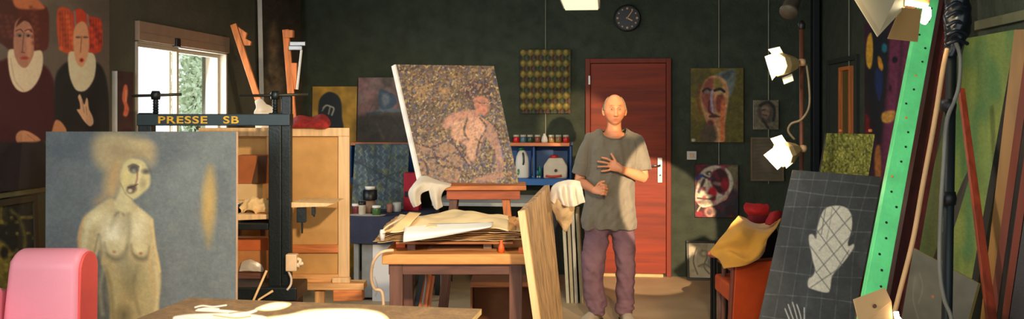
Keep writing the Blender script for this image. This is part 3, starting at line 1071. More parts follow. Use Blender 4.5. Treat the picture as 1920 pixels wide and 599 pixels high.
# white jug with green cap
c = onY(979, 328, 8.52); zj = zs0 + .055; hj = onY(979, 282, 8.52).z - zj
t = thing('white_jug', 'white plastic jug with handle and green print on the blue shelf', 'jug', (c.x, 8.52, zj))
mb = MB(); mb.lathe((c.x, 8.52, zj), [(.058, 0), (.064, .01), (.064, hj * .55), (.058, hj * .75), (.040, hj * .92), (.022, hj)], 24, sx=1.0, sy=.6); mb.build('body', M['white'], t, smooth=True)
mb = MB(); mb.lathe((c.x - .01, 8.52, zj + hj), [(.024, 0), (.024, .02), (.02, .024)], 16); mb.build('cap', mat('green_cap', (30, 120, 60), .4), t, smooth=True)
mb = MB(); mb.tube([(c.x + .012, 8.478, zj + hj * .9), (c.x + .02, 8.45, zj + hj * .8), (c.x + .022, 8.45, zj + hj * .6), (c.x + .014, 8.478, zj + hj * .5)], .009, 8, smoothpath=4); mb.build('handle', mat('dark_handle_recess', (60, 70, 66), .5), t, smooth=True)
mb = MB()
for k, (dx, dz, r) in enumerate(((-.03, .07, .018), (-.012, .05, .02), (-.034, .04, .014), (.01, .035, .014))): mb.lathe((c.x + dx, 8.4895, zj + dz), [(r, 0), (r * .9, .006)], 10, axis=(0, -1, 0), sx=.7)
mb.build('label_print', mat('green_print', (60, 130, 60), .5), t)

# translucent canister with red cap
c = onY(1042, 331, 8.52); hj = onY(1042, 296, 8.52).z - zj
t = thing('canister', 'squat translucent plastic canister with red cap on the blue shelf', 'canister', (c.x, 8.53, zj))
hw = .112
mb = MB(); mb.prism([(c.x - hw, 8.46, zj), (c.x + hw, 8.46, zj), (c.x + hw, 8.46, zj + hj * .6), (c.x + hw * .6, 8.46, zj + hj), (c.x - hw * .55, 8.46, zj + hj), (c.x - hw, 8.46, zj + hj * .62)], (0, .13, 0))
mb.build('body', mat('milky_plastic', (198, 190, 172), .35, vary=.08), t, bevel=.014, seg=3)
mb = MB(); mb.lathe((c.x - .015, 8.52, zj + hj), [(.036, 0), (.036, .018), (.03, .022)], 18); mb.build('cap', mat('red_cap', (206, 36, 34), .4), t, smooth=True)
mb = MB(); mb.tube([(c.x - .09, 8.455, zj + .025), (c.x - .03, 8.452, zj + .018), (c.x + .06, 8.455, zj + .028)], .011, 8, smoothpath=3); mb.build('label_stripe', mat('red_label', (190, 60, 40), .5), t, smooth=True)
mb = MB(); mb.lathe((c.x + .005, 8.456, zj + .075), [(.015, 0), (.015, .006)], 14, axis=(0, -1, 0)); mb.build('tap', M['black'], t)

# little tubes on the shelf between them
for k, (px, col_, tip, nm) in enumerate(((999, (120, 126, 130), 286, 'grey'), (1011, (20, 130, 110), 310, 'teal'), (1006, (60, 110, 150), 320, 'blue'))):
    Yk = 8.56; xx = onY(px, 300, Yk).x + k * .004
    t = thing('paint_tube', f'small {nm} paint tube standing between jug and canister', 'paint tube', (xx, Yk, zj), 'paint tubes on the blue shelf')
    h_ = max(.05, onY(px, tip, Yk).z - zj) * .8
    mb = MB(); mb.lathe((xx, Yk, zj + .016), [(.013, 0), (.014, h_ * .5), (.010, h_ * .9), (.002, h_)], 12, sy=.7); mb.build('body', mat('tube_' + nm, col_, .4), t, smooth=True)
    mb = MB(); mb.lathe((xx, Yk, zj), [(.009, 0), (.009, .018)], 10); mb.build('cap', M['white'], t, smooth=True)


# ------------------------------------------------------------------ paintings standing on the counter
def arch(P):
    P.fill((150, 116, 36)); P.mottle(.2, 14, 2); P.tint((120, 92, 30), 18, 4, .5, .6)
    P.blob([(597, 240), (597, 200), (601, 184), (612, 174), (622, 173), (634, 180), (640, 194), (641, 220), (641, 246), (597, 246)], (16, 26, 34), 1.5)
    P.line([(606, 203), (612, 198), (620, 200), (626, 204), (622, 216)], 3, (150, 150, 140), 1, .9); P.line([(619, 201), (616, 214)], 2.5, (140, 140, 130), 1, .9)
    P.line([(608, 202), (604, 208)], 2, (120, 120, 110))


def floor_standing(px0, py0, px1, Y, zb, lean=.06):
    q = rectY(px0, py0, px1, py0 + 50, Y)
    zt = q[0].z
    return [Vector((q[0].x, Y + lean, zt)), Vector((q[1].x, Y + lean, zt)), Vector((q[1].x, Y, zb)), Vector((q[0].x, Y, zb))]


q = floor_standing(580, 162, 664, 8.60, 0.0, .1)
o = painted_panel('painting', q, .03, arch, None, 1.2, 1.5, 'canvas_edge')
tag(o, 'yellow painting with a dark arch shape standing against the back wall', 'painting', 'paintings leaning at the back')


def chair_paint(P):
    P.fill((112, 84, 84)); P.mottle(.12, 24, 2)
    P.tint((100, 92, 88), 26, 7, .6, .5)
    P.poly([(660, 222), (690, 214), (770, 205), (800, 280), (660, 280)], (66, 58, 48), 4)
    P.tint((44, 44, 36), 22, 3, .52, .5)
    P.blob([(712, 168), (722, 170), (742, 180), (742, 196), (726, 206), (714, 204), (709, 186)], (48, 66, 84), 1.5)
    P.blob([(716, 176), (730, 180), (728, 196), (718, 198)], (92, 102, 110), 2, .7)
    P.line([(708, 207), (756, 208)], 5, (74, 92, 104), 1.5); P.line([(688, 214), (714, 211)], 4, (46, 60, 70), 1.5)
    P.line([(692, 212), (700, 196), (708, 206)], 1.6, (66, 50, 50), 1); P.line([(690, 216), (690, 240)], 2, (56, 52, 50), 1)
    P.line([(706, 230), (720, 262)], 3, (104, 84, 56), 2, .5); P.line([(728, 214), (750, 240)], 3, (52, 50, 40), 2, .7)
    P.mottle(.18, 6, 5)


q = rectY(668, 145, 762, 268, 8.56)
z0 = q[2].z
q = [Vector((q[0].x, 8.64, q[0].z)), Vector((q[1].x + .06, 8.64, q[1].z)), Vector((q[1].x + .06, 8.58, zs1)), Vector((q[0].x, 8.58, zs1))]
o = painted_panel('painting', q, .025, chair_paint, None, 1.1, 1.45, 'dark_edge')
tag(o, 'mauve painting with a small blue armchair standing on the blue shelf top', 'painting', 'paintings leaning at the back')


def zigzag(P):
    P.fill((58, 74, 84)); P.mottle(.2, 20, 2)
    for k in range(10):
        x = 662 + k * 11
        col_ = (120, 140, 140) if k < 6 else (130, 130, 60)
        for j in range(12):
            y = 274 + j * 11
            P.line([(x, y), (x + 5, y + 5), (x + 1, y + 10)], 1.6, col_, .9, .65, False)
    for a, b in (((660, 300), (762, 350)), ((662, 352), (764, 318)), ((680, 272), (700, 390)), ((735, 272), (718, 390))):
        P.line([a, b], 2, (24, 34, 44), 1.2, .7)
    P.tint((34, 44, 54), 9, 6, .55, .6); P.tint((120, 112, 50), 12, 9, .66, .5); P.mottle(.2, 4, 7)


q = floor_standing(659, 271, 762, 7.95, zT, .12)
o = painted_panel('painting', q, .03, zigzag, None, .9, 1.35, mat('blue_canvas_edge', (20, 70, 110), .6))
tag(o, 'blue grey painting of small zigzag strokes standing on the navy counter', 'painting', 'paintings leaning at the back')

# pots on the counter
G = 'pots on the navy counter'


def pot(name, px, pyt, pyb, Y, wpx, prof, m1, label, cat='jar', m2=None, band=None):
    Yz = Y; x = onY(px, pyb, Y).x; r = wpx / 2 / F * Y
    h = (pyb - pyt) / F * Y
    t = thing(name, label, cat, (x, Y, zT), G)
    mb = MB(); mb.lathe((x, Y, zT), [(r * a, h * b) for a, b in prof], 20); mb.build('body', m1, t, smooth=True)
    if band:
        mb = MB(); mb.lathe((x, Y, zT + h * band[0]), [(r * 1.02, 0), (r * 1.04, .004), (r * 1.04, h * (band[1] - band[0]))], 20); mb.build('lid', m2, t, smooth=True)
    return t


jp = [(.9, 0), (1, .06), (1, .6), (.9, .72)]
pot('pot_with_lid', 694, 356, 408, 7.62, 26, [(.7, 0), (.75, .1), (.75, .5)], mat('brown_pot', (140, 110, 84), .5), 'tall pot with a black lid standing on the navy counter', 'pot', M['black'], (.5, .86))
mb = MB()
pot('paint_tin', 694, 352, 358, 7.62, 20, [(.9, 0), (1, 1)], M['white'], 'white saucer lying on the black lidded pot', 'dish').location.z += .205
pot('paint_jar', 667, 388, 412, 7.5, 14, jp, mat('maroon_jar', (110, 40, 44), .4), 'small maroon jar at the left end of the navy counter', 'jar', M['white'], (.7, .9))
pot('paint_jar', 679, 384, 412, 7.5, 14, jp, mat('cream_jar', (190, 180, 160), .4), 'cream jar with dark lid beside the maroon jar on the counter', 'jar', M['black'], (.7, .92))
pot('paint_jar', 706, 390, 412, 7.45, 16, jp, mat('green_jar', (60, 100, 50), .4), 'squat green jar right of the tall pot on the counter', 'jar', M['white'], (.7, .9))
pot('mug', 744, 374, 392, 7.75, 16, [(.85, 0), (1, .1), (1, 1), (.86, 1), (.84, .5)], M['white'], 'white mug on the counter left of the red box', 'mug')
pot('mug', 730, 378, 394, 7.7, 11, [(.85, 0), (1, .1), (1, 1), (.86, 1), (.84, .5)], mat('pink_mug', (206, 140, 120), .5), 'small pinkish cup beside the white mug', 'mug')
# tray under the jars
x = onY(688, 410, 7.44).x
t = thing('palette_tray', 'flat grey tray holding smudged paint at the front of the navy counter', 'tray', (x, 7.42, zT))
mb = MB(); mb.lathe((x, 7.43, zT), [(.12, 0), (.14, .012), (.13, .012), (.115, .005)], 28, sx=1.2, sy=.4); mb.build('dish', mat('grey_tray', (150, 146, 140), .5), t, smooth=True)
# red box
q = rectY(757, 325, 785, 378, 7.85)
t = thing('red_box', 'upright red box standing behind the easel painting on the counter', 'box', (q[0].x, 7.85, zT))
mb = MB(); mb.box(q[0].x, q[1].x, 7.85, 7.97, zT, q[0].z); mb.build('carton', mat('red_carton', (196, 20, 50), .6), t, bevel=.004)
mb = MB(); mb.box(q[0].x + .01, q[1].x - .01, 7.846, 7.851, zT + .12, zT + .17); mb.build('label', mat('dark_label', (40, 30, 60), .6), t)



# ================================================================== LEFT MIDDLE GROUND
def rectD(px0, py0, px1, py1, D):
    """picture-parallel upright rectangle at depth D from the camera"""
    return [at(px0, py0, D), at(px1, py0, D), at(px1, py1, D), at(px0, py1, D)]


def slabD(mb, px0, py0, px1, py1, D, th, m=0):
    return mb.slab(rectD(px0, py0, px1, py1, D), th, m, toward=(0, 0, at(0, (py0 + py1) / 2, D).z))


def floorD(px, D):
    p = at(px, 300, D)
    return Vector((p.x, p.y, 0))


VIEW = Vector((-S, Cn, 0))      # away from the camera
RT = Vector((Cn, S, 0))         # to the right

# --- the big stretched canvas seen from the back, on an easel tray
DB = 5.75
bk = thing('stretched_canvas', 'large canvas turned to show its raw back and pine stretcher bars, behind the black press', 'canvas', at(520, 532, DB))
mb = MB(); slabD(mb, 384, 250, 641, 522, DB + .028, .004); mb.build('canvas', M['canvas_back'], bk)
for nm, x0, y0, x1, y1, mt in (('stretcher_bar', 372, 240, 655, 256, 'pale_pine'), ('stretcher_bar', 634, 256, 655, 532, 'pale_pine'),
                               ('stretcher_bar', 372, 256, 386, 532, 'pale_pine'), ('stretcher_bar', 386, 515, 634, 532, 'pine_x'),
                               ('stretcher_bar', 386, 460, 634, 475, 'orange_wood'), ('stretcher_bar', 499, 256, 510, 460, 'pine')):
    mb = MB(); slabD(mb, x0 + .1, y0 + .1, x1 - .1, y1 - .1, DB, .026)
    mb.build(nm, M[mt], bk, bevel=.003)
ez = thing('easel', 'pine easel with wide tray holding the large canvas turned backwards', 'easel', floorD(540, DB))
mb = MB(); slabD(mb, 430, 532.5, 682, 545, DB - .06, .13); mb.build('tray', M['pine_x'], ez, bevel=.004)
mb = MB(); slabD(mb, 624, 545, 679, 566, DB - .06, .10); mb.build('tray_block', M['orange_wood'], ez, bevel=.006)
mb = MB(); slabD(mb, 622, 522, 656, 532, DB - .05, .04); mb.build('canvas_rest', M['pale_pine'], ez, bevel=.006)
for px in (470, 600):
    a = floorD(px, DB); a2 = at(px, 545, DB)
    mb = MB(); mb.beam(a, Vector((a.x, a.y, a2.z)), .06, .04, up=VIEW); mb.build('leg', M['pine'], ez, bevel=.003)
mb = MB(); mb.beam(floorD(450, DB), floorD(620, DB) , .08, .05); ob = mb.build('foot_rail', M['pine_x'], ez, bevel=.003)
ob.location.z = .026

# easel masts rising behind it


def mast(label, p0, p1, D, rail=(-40, 60)):
    b = floorD(p1[0] + (p1[0] - p0[0]) * .3, D + .0)
    t = thing('easel', label, 'easel', b, 'bare easel masts')
    a, c = at(*p0, D + .25), at(*p1, D + .15)
    mb = MB(); mb.beam(b, c, .05, .03, up=VIEW); mb.beam(c, a, .045, .028, up=VIEW); mb.build('mast', M['orange_wood_z'], t, bevel=.003)
    mb = MB(); mb.beam(floorD(p1[0] + rail[0], D), floorD(p1[0] + rail[1], D), .05, .04); o = mb.build('foot_rail', M['pine_x'], t, bevel=.003); o.location.z = .02
    return t


m1 = mast('wooden easel mast slanting up left, in front of the window edge', (438, 46), (492, 210), 6.4, (-20, 40))
mb = MB(); mb.prism([at(446, 50, 6.62), at(463, 62, 6.62), at(460, 72, 6.62), at(471, 78, 6.62), at(469, 85, 6.62), at(457, 85, 6.62)], VIEW * .03); mb.build('clamp_block', M['orange_wood_z'], m1, bevel=.003)
m2 = mast('upright wooden easel mast with metal clamp, just right of the press', (536, 56), (551, 240), 6.15, (-30, 60))
mb = MB(); slabD(mb, 532, 56, 549, 70, 6.34, .05); mb.build('mast_head', M['orange_wood_z'], m2, bevel=.004)
mb = MB(); slabD(mb, 543, 78, 572, 86, 6.32, .03); slabD(mb, 541, 86, 566, 94, 6.32, .03); mb.build('clamp', M['steel'], m2, bevel=.003)
mb = MB(); mb.beam(at(565, 94, 6.33), at(557, 168, 6.31), .012, .012); mb.build('clamp_rod', M['white'], m2)
mb = MB(); slabD(mb, 546, 118, 556, 168, 6.34, .03); mb.build('inner_lath', M['orange_wood_z'], m2, bevel=.003)

# white cloth hung on the mast, red cloth on top of the canvas
sheet('white_rag', [[(478, 190, 6.48), (490, 186, 6.5), (500, 196, 6.5)], [(480, 202, 6.45), (493, 206, 6.46), (508, 200, 6.5)], [(476, 214, 6.46), (490, 216, 6.47), (520, 216, 6.5)], [(480, 246, 6.46), (492, 244, 6.45), (504, 246, 6.48)]], M['white_cloth'], None, 6, .006, 22)
tag(bpy.data.objects['white_rag'], 'crumpled white rag caught behind the lettered press beam', 'rag')
rows = [[(546, 226, 5.85), (562, 220, 5.84), (585, 222, 5.85), (606, 218, 5.85), (618, 228, 5.86)],
        [(546, 236, 5.76), (562, 232, 5.73), (585, 234, 5.73), (606, 231, 5.73), (619, 236, 5.76)],
        [(547, 242, 5.735), (562, 242.5, 5.725), (585, 242, 5.72), (606, 243, 5.725), (618, 240, 5.74)]]
rows = [[(a, b - 2, c) for a, b, c in r] for r in rows]
o = sheet('red_cloth', rows, mat('dark_red_cloth', (150, 34, 28), .85, vary=.4, scale=30, bump=.4), None, 6, .006, 26, thick=.012)
tag(o, 'dark red cloth bundled on top of the backwards canvas', 'cloth')

# --- black press
DP = 5.2
pr = thing('press', 'black cast iron press with screw handles and yellow lettering on its beam', 'press', floorD(520, DP))
mb = MB(); slabD(mb, 503, 212, 527, 562, DP, .07); slabD(mb, 527, 180, 545, 562, DP + .01, .05); mb.build('column', M['black_iron'], pr, bevel=.006)
mb = MB(); slabD(mb, 258, 212, 284, 562, DP, .07); mb.build('column', M['black_iron'], pr, bevel=.006)
mb = MB(); slabD(mb, 256, 214, 543, 236, DP - .01, .09); mb.build('beam', mat('blue_black_iron', (38, 52, 54), .4, .3), pr, bevel=.004)
for px in (292, 516):
    mb = MB(); mb.tube([at(px, 172, DP + .03), at(px, 214, DP + .03)], .014, 14)
    for k in range(6): mb.lathe(at(px, 212 - k * 5, DP + .03), [(.014, 0), (.0175, .004), (.014, .008)], 14)
    sc = mb.build('screw', M['black_iron'], pr, smooth=True)
    mb = MB()
    w_ = 48 if px == 292 else 66
    off = 0 if px == 292 else -4
    mb.tube([at(px - w_ + 4 + off, 180, DP + .03), at(px + off, 179, DP + .03), at(px + w_ + off, 177, DP + .03)], .0085, 10)
    hd = mb.build('handle_bar', mat('dark_steel', (58, 56, 46), .45, .5), sc, smooth=True)
    mb = MB(); mb.lathe(at(px, 187, DP + .03), [(.024, 0), (.027, .02), (.027, .035), (.02, .05)], 18); mb.build('hub', M['black_iron'], sc, smooth=True)
mb = MB(); slabD(mb, 300, 420, 503, 432, DP + .02, .3); mb.build('platen', M['black_iron'], pr, bevel=.005)
mb = MB(); slabD(mb, 250, 540, 556, 566, DP - .06, .28); mb.build('bed', M['black_iron'], pr, bevel=.008)
for px in (256, 524):
    a = at(px, 560, DP + .05)
    mb = MB(); mb.box(a.x, a.x + .08, a.y, a.y + .18, 0, at(0, 566, DP).z + .005); mb.build('leg', M['black_iron'], pr, bevel=.004)


def text(body, px, py, D, h, parent, mt, width=None, wpx=None):
    cu = bpy.data.curves.new('lettering', 'FONT')
    cu.body = body
    cu.size = 1.0
    cu.extrude = .01
    cu.offset = .022
    cu.space_character = 1.12
    o = bpy.data.objects.new('tmp', cu)
    COL.objects.link(o)
    bpy.context.view_layer.update()
    me = bpy.data.meshes.new_from_object(o.evaluated_get(bpy.context.evaluated_depsgraph_get()))
    bpy.data.objects.remove(o)
    xs = [v.co.x for v in me.vertices]; ys = [v.co.y for v in me.vertices]
    sx = (wpx / F * D) / (max(xs) - min(xs)); sy = h / (max(ys) - min(ys))
    p = at(px, py, D) - ORIGIN[parent.name]
    for v in me.vertices:
        a = (v.co.x - min(xs)) * sx; b = (v.co.y - min(ys)) * sy
        v.co = p + RT * a + Vector((0, 0, b)) - VIEW * (.002 + v.co.z * .1)
    me.materials.append(mt)
    ob = bpy.data.objects.new('lettering', me)
    COL.objects.link(ob); ob.parent = parent; ORIGIN[ob.name] = ORIGIN[parent.name]
    return ob


m_let = mat('worn_yellow_lettering', (214, 168, 46), .6, vary=.25, scale=60)


def serif_word(word, px, wpx, py0, py1, D, parent):
    """thick slab lettering: letters from the font with a serif bar at foot and head"""
    text(word, px, py1, D, (py1 - py0) / F * D, parent, m_let, wpx=wpx)


serif_word('PRESSE', 297, 92, 218, 232, DP - .012, pr)
serif_word('SB', 419, 29, 218, 232, DP - .012, pr)

# small shelf boards fixed to the press and what lies on them
t = thing('work_board', 'rough wooden board resting left of the press column under crumpled paper', 'board', at(440, 410, 5.36))
mb = MB(); mb.prism([at(440, 403, 5.274), at(532, 403, 5.274), at(528, 411, 5.274), at(440, 414, 5.274)], VIEW * .27); mb.build('board', M['pale_pine'], t, bevel=.003)
o = sheet('crumpled_paper', [[(450, 400, 5.33), (470, 398, 5.32), (495, 400, 5.32), (520, 400, 5.33)], [(452, 384, 5.36), (470, 372, 5.34), (490, 384, 5.33), (522, 376, 5.36)], [(456, 380, 5.42), (478, 378, 5.44), (500, 374, 5.42), (520, 380, 5.46)], [(450, 398, 5.5), (478, 396, 5.52), (500, 398, 5.5), (520, 398, 5.52)]], M['paper'], None, 8, .022, 30, .002, 3)
tag(o, 'heap of crumpled cream paper on the board left of the press column', 'paper')
t = thing('small_tin', 'small dark tin at the left end of the board with crumpled paper', 'tin', at(455, 403, 5.38))
p = at(454, 403, 5.4); mb = MB(); mb.lathe(p, [(.024, 0), (.026, .05), (.024, .055)], 16); mb.build('body', M['black_iron'], t, smooth=True)
p = at(454, 403, 5.4) + Vector((0, 0, .055)); mb = MB(); mb.lathe(p, [(.026, 0), (.026, .012)], 16); mb.build('lid', M['steel'], t, smooth=True)
# cardboard box and folded sheets behind
t = thing('cardboard_box', 'brown cardboard box with open flap standing behind the crumpled paper', 'box', at(475, 343, 5.58))
mb = MB(); slabD(mb, 444, 292, 499, 345, 5.57, .12); mb.build('box_body', mat('orange_cardboard', (176, 100, 52), .85), t, bevel=.003)
mb = MB(); mb.prism([at(484, 293, 5.555), at(501, 292, 5.50), at(499, 343, 5.50), at(472, 345, 5.555)], VIEW * .006); mb.build('flap', M['cardboard_dark'], t)
t = thing('folded_sheets', 'stack of pale cream folded sheets under the brown cardboard box', 'paper', at(470, 400, 5.58))
mb = MB(); slabD(mb, 443, 345.5, 493, 376, 5.56, .13); slabD(mb, 443, 376.5, 489, 403, 5.55, .14); mb.build('sheets', M['paper'], t, bevel=.004)
t = thing('shelf_support', 'dark wooden stand hidden behind the grey nude canvas carrying the folded sheets', 'stand', floorD(460, 5.6))
mb = MB(); p = at(443, 403.5, 5.55); p2 = at(500, 403.5, 5.55)
mb.slab([at(443, 403.5, 5.55), at(500, 403.5, 5.55), at(500, 408, 5.55), at(443, 408, 5.55)], .14)
mb.build('shelf', M['dark_wood_x'], t)
for px in (447, 494):
    mb = MB(); a = floorD(px, 5.66); b = at(px, 408, 5.66); mb.beam(a, b, .03, .03, up=VIEW); mb.build('leg', M['dark_wood'], t)
# lower brown parcel box with clear wrap
t = thing('parcel_box', 'orange brown parcel box with pale wrinkled wrap low behind the press', 'box', at(475, 515, 5.5))
mb = MB(); slabD(mb, 436, 447, 500, 512, 5.46, .09); mb.build('box_body', mat('parcel_brown', (196, 130, 72), .8), t, bevel=.004)
mb = MB(); slabD(mb, 436, 447, 503, 470, 5.452, .006); mb.build('lid_band', mat('parcel_orange', (206, 104, 48), .8), t)
o = sheet('wrap', [[Vector(at(452, 492, 5.44)), Vector(at(470, 487, 5.435)), Vector(at(492, 498, 5.44))], [Vector(at(450, 500, 5.44)), Vector(at(472, 498, 5.425)), Vector(at(494, 506, 5.44))], [Vector(at(448, 510, 5.44)), Vector(at(470, 509, 5.43)), Vector(at(492, 510, 5.44))]], mat('milky_wrap', (206, 190, 170), .3), None, 6, .004, 40)
o.name = 'wrap'
for v in o.data.vertices: v.co -= ORIGIN[t.name]
o.parent = t
t2 = thing('low_bench', 'dark low bench under the parcel box behind the press', 'bench', floorD(470, 5.6))
mb = MB(); slabD(mb, 432, 512.5, 500, 524, 5.445, .12); mb.build('bench_top', M['dark_wood_x'], t2, bevel=.003)
for px in (438, 492):
    mb = MB(); a = floorD(px, 5.50); b = at(px, 524, 5.50); mb.beam(a, b, .03, .03, up=VIEW); mb.build('leg', M['dark_wood'], t2)

# tray board with clamps right of the column
t = thing('clamped_board', 'narrow wooden board with two black clamps to the right of the press column', 'board', at(560, 384, DP + .1))
mb = MB(); mb.prism([at(545.5, 380, DP + .03), at(628, 382, DP + .03), at(612, 388, DP + .03), at(545.5, 390, DP + .03)], VIEW * .3); mb.build('board', M['pale_pine'], t, bevel=.003)
for (a, b, c_, d, h) in ((556, 390, 573, 418, 'clamp'), (584, 389, 590, 404, 'clamp')):
    mb = MB(); slabD(mb, a, b, c_, d, DP + .05, .03); mb.tube([at((a + c_) / 2 + 2, d, DP + .06), at((a + c_) / 2 + 2, d + 20 if a == 556 else d + 3, DP + .06)], .006, 8)
    mb.build('clamp', M['black_iron'], t, bevel=.003)

# socket box on the press column, with cable
t = thing('socket_box', 'cream electrical socket box fixed at the foot of the press column', 'socket', at(550, 494, DP))
mb = MB(); slabD(mb, 535, 478, 556, 510, DP - .06, .055); mb.build('housing', mat('cream_plastic', (226, 190, 146), .5), t, bevel=.006)
mb = MB(); mb.tube([at(556, 486, DP - .03), at(563, 488, DP - .04), at(562, 496, DP - .05), at(569, 494, DP - .05)], .010, 8, smoothpath=3); mb.tube([at(557, 498, DP - .04), at(562, 498, DP - .05)], .014, 10)
mb.build('plug', mat('cream_plug', (222, 200, 165), .5), t, smooth=True)
mb = MB(); mb.tube([at(541, 510, DP - .035), at(546, 522, DP - .04), at(545, 535, DP - .05), at(538, 545, DP - .065)], .007, 8, smoothpath=4)
mb.build('cable', mat('cream_cable', (206, 184, 160), .5), t, smooth=True)
for k, (a, b, nm) in enumerate((((500, 508), (476, 562), 'thin pale stick leaning beside the press foot, upper one'), ((512, 546), (486, 562), 'short pale stick at the press foot, lower one'))):
    mb = MB(); mb.tube([at(*a, DP - .12), at(*b, DP - .14), Vector((at(b[0] - 60, b[1], DP - .3).x, at(b[0] - 60, b[1], DP - .3).y, .01))], .007, 8)
    tag(mb.build('wooden_stick', M['pale_pine'], smooth=True), nm, 'stick')


# --- grey canvas with the standing nude
def nude(P):
    P.fill((98, 106, 106)); P.mottle(.08, 60, 1); P.mottle(.04, 14, 2); P.tint((76, 84, 90), 50, 9, .5, .5)
    P.tint((108, 112, 112), 50, 5, .55, .3); P.mottle(.05, 3, 6)
    P.blob([(393, 310), (401, 322), (405, 360), (402, 405), (397, 440), (391, 465), (385, 440), (378, 410), (380, 370), (386, 330)], (150, 128, 74), 8, .8)
    P.ell(392, 380, 10, 40, (186, 150, 80), 8, .7)
    # hair cloud
    P.blob([(178, 258), (200, 246), (232, 248), (262, 258), (286, 272), (292, 290), (284, 310), (262, 300), (240, 312), (228, 340), (214, 372), (196, 352), (198, 325), (180, 306), (173, 282)], (164, 148, 108), 11, .95)
    P.blob([(200, 320), (216, 300), (232, 320), (222, 356), (204, 372), (186, 384), (176, 378), (196, 356)], (166, 140, 96), 9, .75); P.ell(196, 285, 18, 26, (184, 164, 122), 9, .5); P.line([(222, 300), (212, 330), (210, 365)], 5, (190, 152, 92), 4, .5); P.ell(270, 278, 16, 14, (170, 148, 108), 7, .5)
    P.tint((140, 122, 86), 8, 12, .6, .0)
    P.ell(235, 285, 40, 10, (132, 112, 80), 7, .4); P.ell(262, 272, 20, 8, (186, 168, 118), 6, .6)
    # body
    body = [(206, 372), (222, 378), (244, 376), (262, 390), (284, 408), (288, 420), (291, 455), (299, 490), (302, 530), (298, 570), (296, 640), (214, 640), (206, 560), (196, 510), (188, 492), (186, 470), (176, 500), (168, 560), (160, 640), (140, 640), (146, 540), (147, 480), (146, 440), (158, 408), (182, 388)]
    P.blob(body, (176, 160, 116), 2.5)
    P.tint((140, 138, 104), 14, 21, .52, .0)
    P.blob([(150, 440), (162, 412), (172, 400), (168, 440), (160, 500), (150, 520)], (160, 140, 92), 3, .6)
    P.line([(160, 404), (149, 436), (147, 490)], 2.5, (200, 116, 70), 2, .6)
    P.line([(284, 412), (288, 440), (292, 470), (300, 510)], 4, (206, 176, 112), 2, .7)
    P.line([(187, 440), (190, 470), (186, 492)], 4, (96, 92, 76), 3, .7); P.line([(288, 455), (280, 480), (286, 530), (294, 560)], 3, (196, 160, 100), 2, .7)
    P.ell(180, 408, 22, 14, (216, 206, 160), 8, .7, -35); P.ell(268, 408, 16, 8, (212, 196, 148), 5, .6, 40); P.line([(164, 420), (156, 460), (152, 520)], 9, (208, 200, 160), 4, .6)
    # shading strokes of the paint itself
    P.ell(212, 440, 24, 34, (214, 208, 176), 9, .7); P.ell(256, 430, 18, 30, (206, 198, 160), 8, .7); P.line([(168, 410), (162, 450), (156, 520)], 7, (204, 196, 158), 4, .6); P.line([(196, 500), (188, 540), (192, 590)], 6, (208, 200, 164), 4, .5); P.line([(292, 500), (296, 540), (292, 590)], 5, (214, 196, 150), 3, .6)
    P.blob([(196, 455), (206, 476), (222, 482), (234, 470), (240, 458), (234, 486), (216, 492), (198, 480)], (112, 106, 82), 4, .8)
    P.blob([(246, 458), (252, 474), (264, 482), (276, 478), (280, 462), (276, 488), (258, 490), (247, 476)], (104, 96, 72), 3.5, .8)
    P.ell(212, 464, 14, 12, (190, 180, 136), 4, .8); P.ell(262, 466, 12, 12, (196, 184, 138), 4, .8); P.ell(214, 473, 3, 2.4, (150, 112, 80), 2); P.ell(264, 476, 3, 2.4, (140, 100, 70), 2)
    P.line([(232, 404), (226, 396), (216, 404)], 3, (96, 92, 76), 2, .7); P.ell(234, 424, 12, 20, (150, 144, 116), 8, .5); P.line([(240, 400), (242, 440), (238, 490), (246, 560)], 4, (124, 118, 92), 5, .6); P.ell(230, 500, 10, 18, (140, 140, 116), 7, .5); P.line([(170, 500), (180, 460), (184, 440)], 3, (90, 90, 78), 2, .5); P.ell(215, 410, 4, 16, (120, 112, 88), 4, .5, 20); P.ell(248, 520, 22, 30, (146, 140, 104), 9, .7); P.ell(214, 545, 12, 34, (190, 184, 140), 7, .6)
    P.line([(196, 500), (208, 540), (212, 599)], 5, (120, 112, 80), 4, .6); P.ell(270, 548, 14, 34, (176, 166, 118), 7, .6); P.line([(258, 500), (250, 540), (262, 590)], 4, (110, 104, 78), 4, .5)
    P.ell(232, 592, 14, 18, (104, 98, 74), 7, .6)
    # neck and head
    P.blob([(214, 384), (222, 364), (228, 350), (246, 366), (248, 384), (240, 398), (222, 396)], (186, 176, 130), 3)
    P.blob([(226, 330), (230, 312), (240, 300), (256, 298), (270, 304), (278, 318), (282, 334), (280, 350), (268, 362), (256, 372), (246, 374), (234, 362), (227, 346)], (188, 176, 124), 2.5)
    P.blob([(228, 330), (234, 318), (244, 322), (240, 345), (232, 352)], (200, 184, 120), 4, .7)
    P.line([(262, 312), (262, 332), (256, 352)], 5, (206, 192, 146), 1.5, .9); P.line([(257, 314), (257, 336), (252, 350)], 2.5, (120, 70, 56), 1.5, .8)
    P.ell(251, 317, 9, 8, (70, 66, 60), 2.5, .95); P.ell(251, 321, 4, 3.5, (126, 124, 112), 2, .9); P.line([(241, 313), (250, 309), (260, 313)], 3.5, (84, 74, 58), 1.5, .8)
    P.ell(274, 322, 8, 5, (80, 76, 66), 2.5, .85); P.ell(268, 345, 6, 10, (140, 128, 96), 4, .6)
    P.ell(247, 355, 10, 8, (84, 66, 54), 2.5, .9, -25); P.ell(244, 358, 4, 3.5, (190, 178, 140), 1.5); P.line([(240, 352), (250, 350), (258, 346)], 2, (50, 38, 36), 1.2, .9)
    P.line([(226, 344), (236, 364), (248, 374)], 1.5, (120, 104, 74), 1.5, .6)
    P.tint((150, 144, 110), 5, 15, .62, .12); P.mottle(.05, 6, 17); P.mottle(.04, 2.5, 19)


